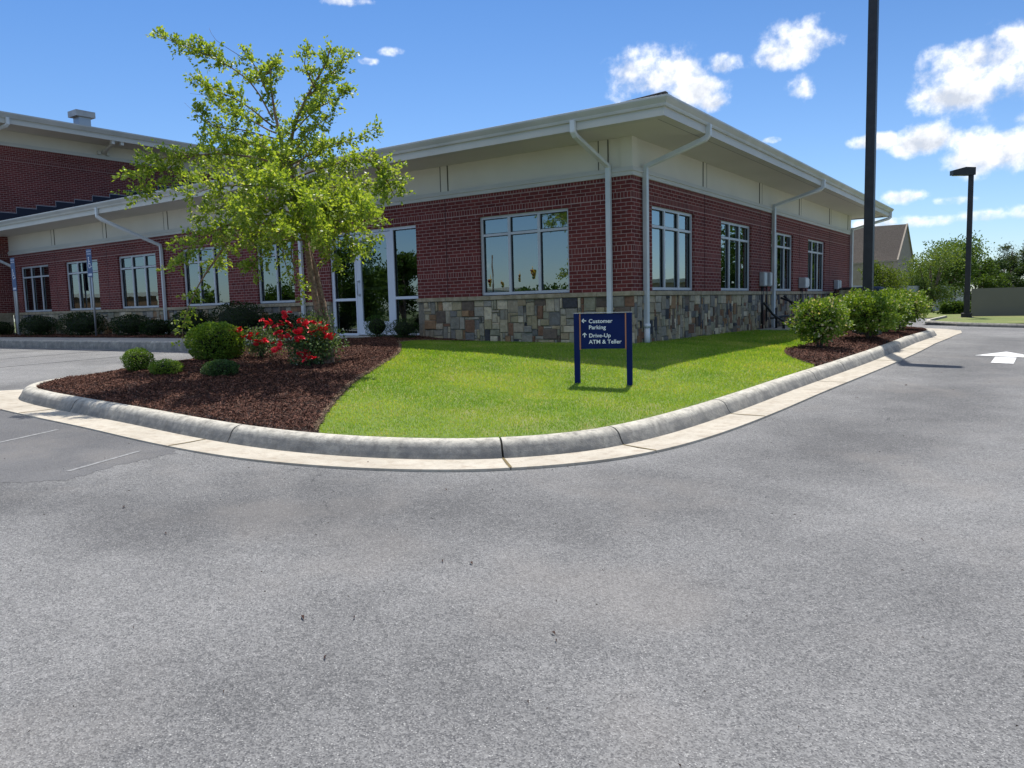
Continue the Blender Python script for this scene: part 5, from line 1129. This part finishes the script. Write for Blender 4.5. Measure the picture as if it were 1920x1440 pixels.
# brown-roofed building
ch = thing('gabled_building', 'tan building with a broad brown shingle roof and gable end', 'building', fp(1660, 68))
m_shb = noisy('brown_shingle', (.105, .082, .066), (.155, .125, .10), 8, .95, 20, .03); m_tan = noisy('tan_siding', (.30, .25, .20), (.36, .31, .25), 3, .85)
D0 = 66.
A0, A1 = Vector(at(1560, 430, D0-4)), Vector(at(1701, 420, D0)); E0, E1 = Vector(at(1540, 499, D0-7)), Vector(at(1683, 488, D0-3.)); G1 = Vector(at(1713, 492, D0+4)); G0 = G1+(A0-A1)
b2 = MB(); b2.add([A0, A1, E1, E0], [(0, 1, 2, 3)]); b2.add([A0, A1, G1, G0], [(0, 1, 2, 3)]); 
rr_ = b2.build('roof', m_shb, ch, fixn=False)
b2 = MB(); ins = Vector((0, 0, -.12)); mid = (E1+G1)/2; b2.add([A1+ins-(A1-A0)*.01, E1+ins-(A1-A0)*.01, G1+ins-(A1-A0)*.01], [(0, 1, 2)]); b2.build('gable_wall', m_tan, ch, fixn=False)
b2 = MB(); b2.add([E0, E1, (E1.x, E1.y, -.5), (E0.x, E0.y, -.5)], [(0, 1, 2, 3)]); b2.add([E1, G1, (G1.x, G1.y, -.5), (E1.x, E1.y, -.5)], [(0, 1, 2, 3)]); b2.build('wall', m_tan, ch, fixn=False)
b2 = MB()
for (p_, q_) in ((A1, E1), (A1, G1), (E0, E1)): b2.tube([p_, q_], .06, 4, square=True)
b2.build('roof_trim', m_tan, ch)
# dark car, mostly behind the shrubs
def car(x, y, z0, label, m_body):
    t0 = thing('parked_car', label, 'car', (x, y, z0)); L_, Wd = 4.5, 1.66
    # side profile (y from front, z)
    pr = [(0, .30), (.05, .62), (.35, .76), (1.35, .86), (2.1, 1.32), (2.6, 1.40), (3.4, 1.38), (4.05, 1.02), (4.42, .95), (4.5, .62), (4.48, .30)]
    sec = [(.0, .80), (.25, .93), (.5, 1.0)]
    b_ = MB(); rows = []
    for sx in (-1., -.86, 0, .86, 1.):
        row = []
        for (yy, zz) in pr:
            hi = max(0, zz-.9); w = Wd/2*(abs(sx))*(1-.42*hi); w *= 1-.12*((abs(yy-2.25)/2.25)**3)
            row.append((x+math.copysign(w, sx) if sx else x, y+yy, z0+zz-(.06 if abs(sx) == 1 else 0)))
        rows.append(row)
    n_ = len(pr); vs = [p for r_ in rows for p in r_]
    b_.add(vs, [(i*n_+j, (i+1)*n_+j, (i+1)*n_+j+1, i*n_+j+1) for i in range(4) for j in range(n_-1)], smooth=True)
    for s in (0, 4): b_.add(rows[s], [tuple(range(n_))])
    b_.build('body', m_body, t0)
    g = MB()
    def sd(a, k): return (a[0], a[1], a[2])
    g.add([(x-.66, y+1.42, z0+.91), (x+.66, y+1.42, z0+.91), (x+.58, y+2.05, z0+1.31), (x-.58, y+2.05, z0+1.31)], [(0, 1, 2, 3)]); g.build('windscreen', m_glassr, t0, fixn=False)
    for s in (-1, 1):
        g = MB(); xs_ = x+s*(Wd/2*.9); g.add([(xs_, y+1.6, z0+.92), (xs_, y+3.9, z0+.98), (xs_-s*.13, y+3.3, z0+1.3), (xs_-s*.13, y+2.15, z0+1.27)], [(0, 1, 2, 3)]); g.build('side_window', m_gask, t0, fixn=False)
        for yy in (.85, 3.65):
            w_ = MB(); w_.tube([(x+s*(Wd/2-.2), y+yy, z0+.31), (x+s*(Wd/2+.0), y+yy, z0+.31)], .31, 18); o = w_.build('wheel', m_gask, t0)
            h2 = MB(); h2.tube([(x+s*(Wd/2+.0), y+yy, z0+.31), (x+s*(Wd/2+.012), y+yy, z0+.31)], .19, 14); q = h2.build('rim', m_steel); q.parent = o
        h2 = MB(); h2.box(x+s*.62-.14, x+s*.62+.14, y-.005, y+.09, z0+.58, z0+.70); h2.build('headlight', m_steel, t0)
m_carp = mat('dark_blue_car_paint', (.006, .006, .009), .55, spec=.15); m_carp.node_tree.nodes['Principled BSDF'].inputs['Coat Weight'].default_value = .0
car(.98, 11.7, -.36, 'dark car parked beside the side wall behind the shrubs', m_carp)
# ------------------------------------------------------------------ what stands behind the camera and shows in the glass
def mir(px, py, D, ax=1):
    q = at(px, py, D).copy(); q[ax] = -q[ax]; return q
def refl_tree(px, D, H, rx, lb, ax=1, n=3500, sz=.22): q = mir(px, 580, D, ax); far_tree('street_tree', (float(q[0]), float(q[1]), -.9), H, rx, n, lb, (.03, .07, .018), (.09, .15, .03), 12, sz=sz, th=.2, group='trees across the road, seen in the glass')
refl_tree(752, 50, 5.6, 1.9, 'round green tree mirrored in the right sidelight of the entrance', n=6000); refl_tree(640, 46, 6.8, 2.6, 'dark tree mirrored in the left sidelight of the entrance', n=6000); refl_tree(690, 60, 5.0, 2.4, 'tree mirrored in the glass door')
for i, (px, H) in enumerate(((990, 5.2), (1010, 4.7), (1035, 5.3), (1060, 5.0), (1085, 5.2), (965, 4.2), (840, 5.), (500, 6.5), (530, 7.4), (380, 6.5), (545, 5.0))):
    refl_tree(px, 100+i*2, H-1.7, 3.0, 'tree in the row across the road behind the viewer', n=1300, sz=.5)
for i, (px, D, H) in enumerate(((1395, 60, 7), (1405, 66, 8.2), (1480, 70, 9), (1500, 66, 9), (1530, 72, 9), (1560, 70, 9))):
    refl_tree(px, D, H, 3.4, 'tree beyond the drive mirrored in the side windows', ax=0, n=2000, sz=.35)
def block(pxa, pxb, D, h, ax, m_, label):
    a = mir(pxa, 580, D, ax); c = mir(pxb, 580, D, ax); dx = Vector((c[0]-a[0], c[1]-a[1], 0)); nn = Vector((a[0]-0, a[1]-0, 0)).normalized()*8
    t0 = thing('shop_building', label, 'building', (float(a[0]), float(a[1]), -.9)); b2 = MB()
    P = [Vector((a[0], a[1], 0)), Vector((c[0], c[1], 0)), Vector((c[0], c[1], 0))+nn, Vector((a[0], a[1], 0))+nn]
    b2.prism([(p.x, p.y) for p in P], -.9, h); b2.build('wall', m_, t0); b3 = MB(); ce = sum(P, Vector())/4
    b3.prism([((p.x-ce.x)*1.05+ce.x, (p.y-ce.y)*1.05+ce.y) for p in P], h, h+.35); b3.build('roof', m_trim, t0)
block(70, 290, 75, 2.6, 1, noisy('brown_shop', (.16, .09, .05), (.22, .13, .08), 2, .9), 'brown shop building mirrored in the left windows')
block(905, 975, 120, 3.2, 1, m_white, 'white-roofed filling station mirrored in the large front window')
block(1180, 1345, 75, 2.6, 0, m_tan, 'tan shop building mirrored in the nearest side window')
def signal(px, py, D, lb):
    q = mir(px, py, D, 1); x, y, z = map(float, q); t0 = thing('traffic_light', lb, 'traffic light', (x, y, z-.55), 'yellow traffic lights seen mirrored in the front window')
    b2 = MB(); b2.box(x-.18, x+.18, y-.12, y+.12, z-.55, z+.55); b2.tube([(x, y, z+.55), (x, y, z+1.0)], .04, 6); b2.build('housing', mat('signal_yellow', (.75, .45, .03), .5), t0)
    for k, c in enumerate(((.12, .01, .01), (.15, .08, .01), (.01, .08, .03))):
        l_ = MB(); zz = z+.36-.36*k; l_.tube([(x, y+.12, zz), (x, y+.24, zz)], [.13, .14], 12); l_.build('lens_hood', mat('signal_lens', c, .4), t0)
for px, py, D, lb in ((917, 530, 118, 'leftmost traffic light in the reflection'), (943, 534, 140, 'smallest traffic light in the reflection'), (972, 522, 112, 'middle traffic light in the reflection'), (998, 515, 108, 'highest traffic light in the reflection')): signal(px, py, D, lb)
wp = thing('utility_pole', 'slender utility pole mirrored in the front window', 'pole', tuple(float(v) for v in mir(925, 580, 110))); b2 = MB(); q = mir(925, 580, 110); b2.tube([(q[0], q[1], -.9), (q[0], q[1], 8.)], .12, 8); b2.build('post', m_barkd, wp)
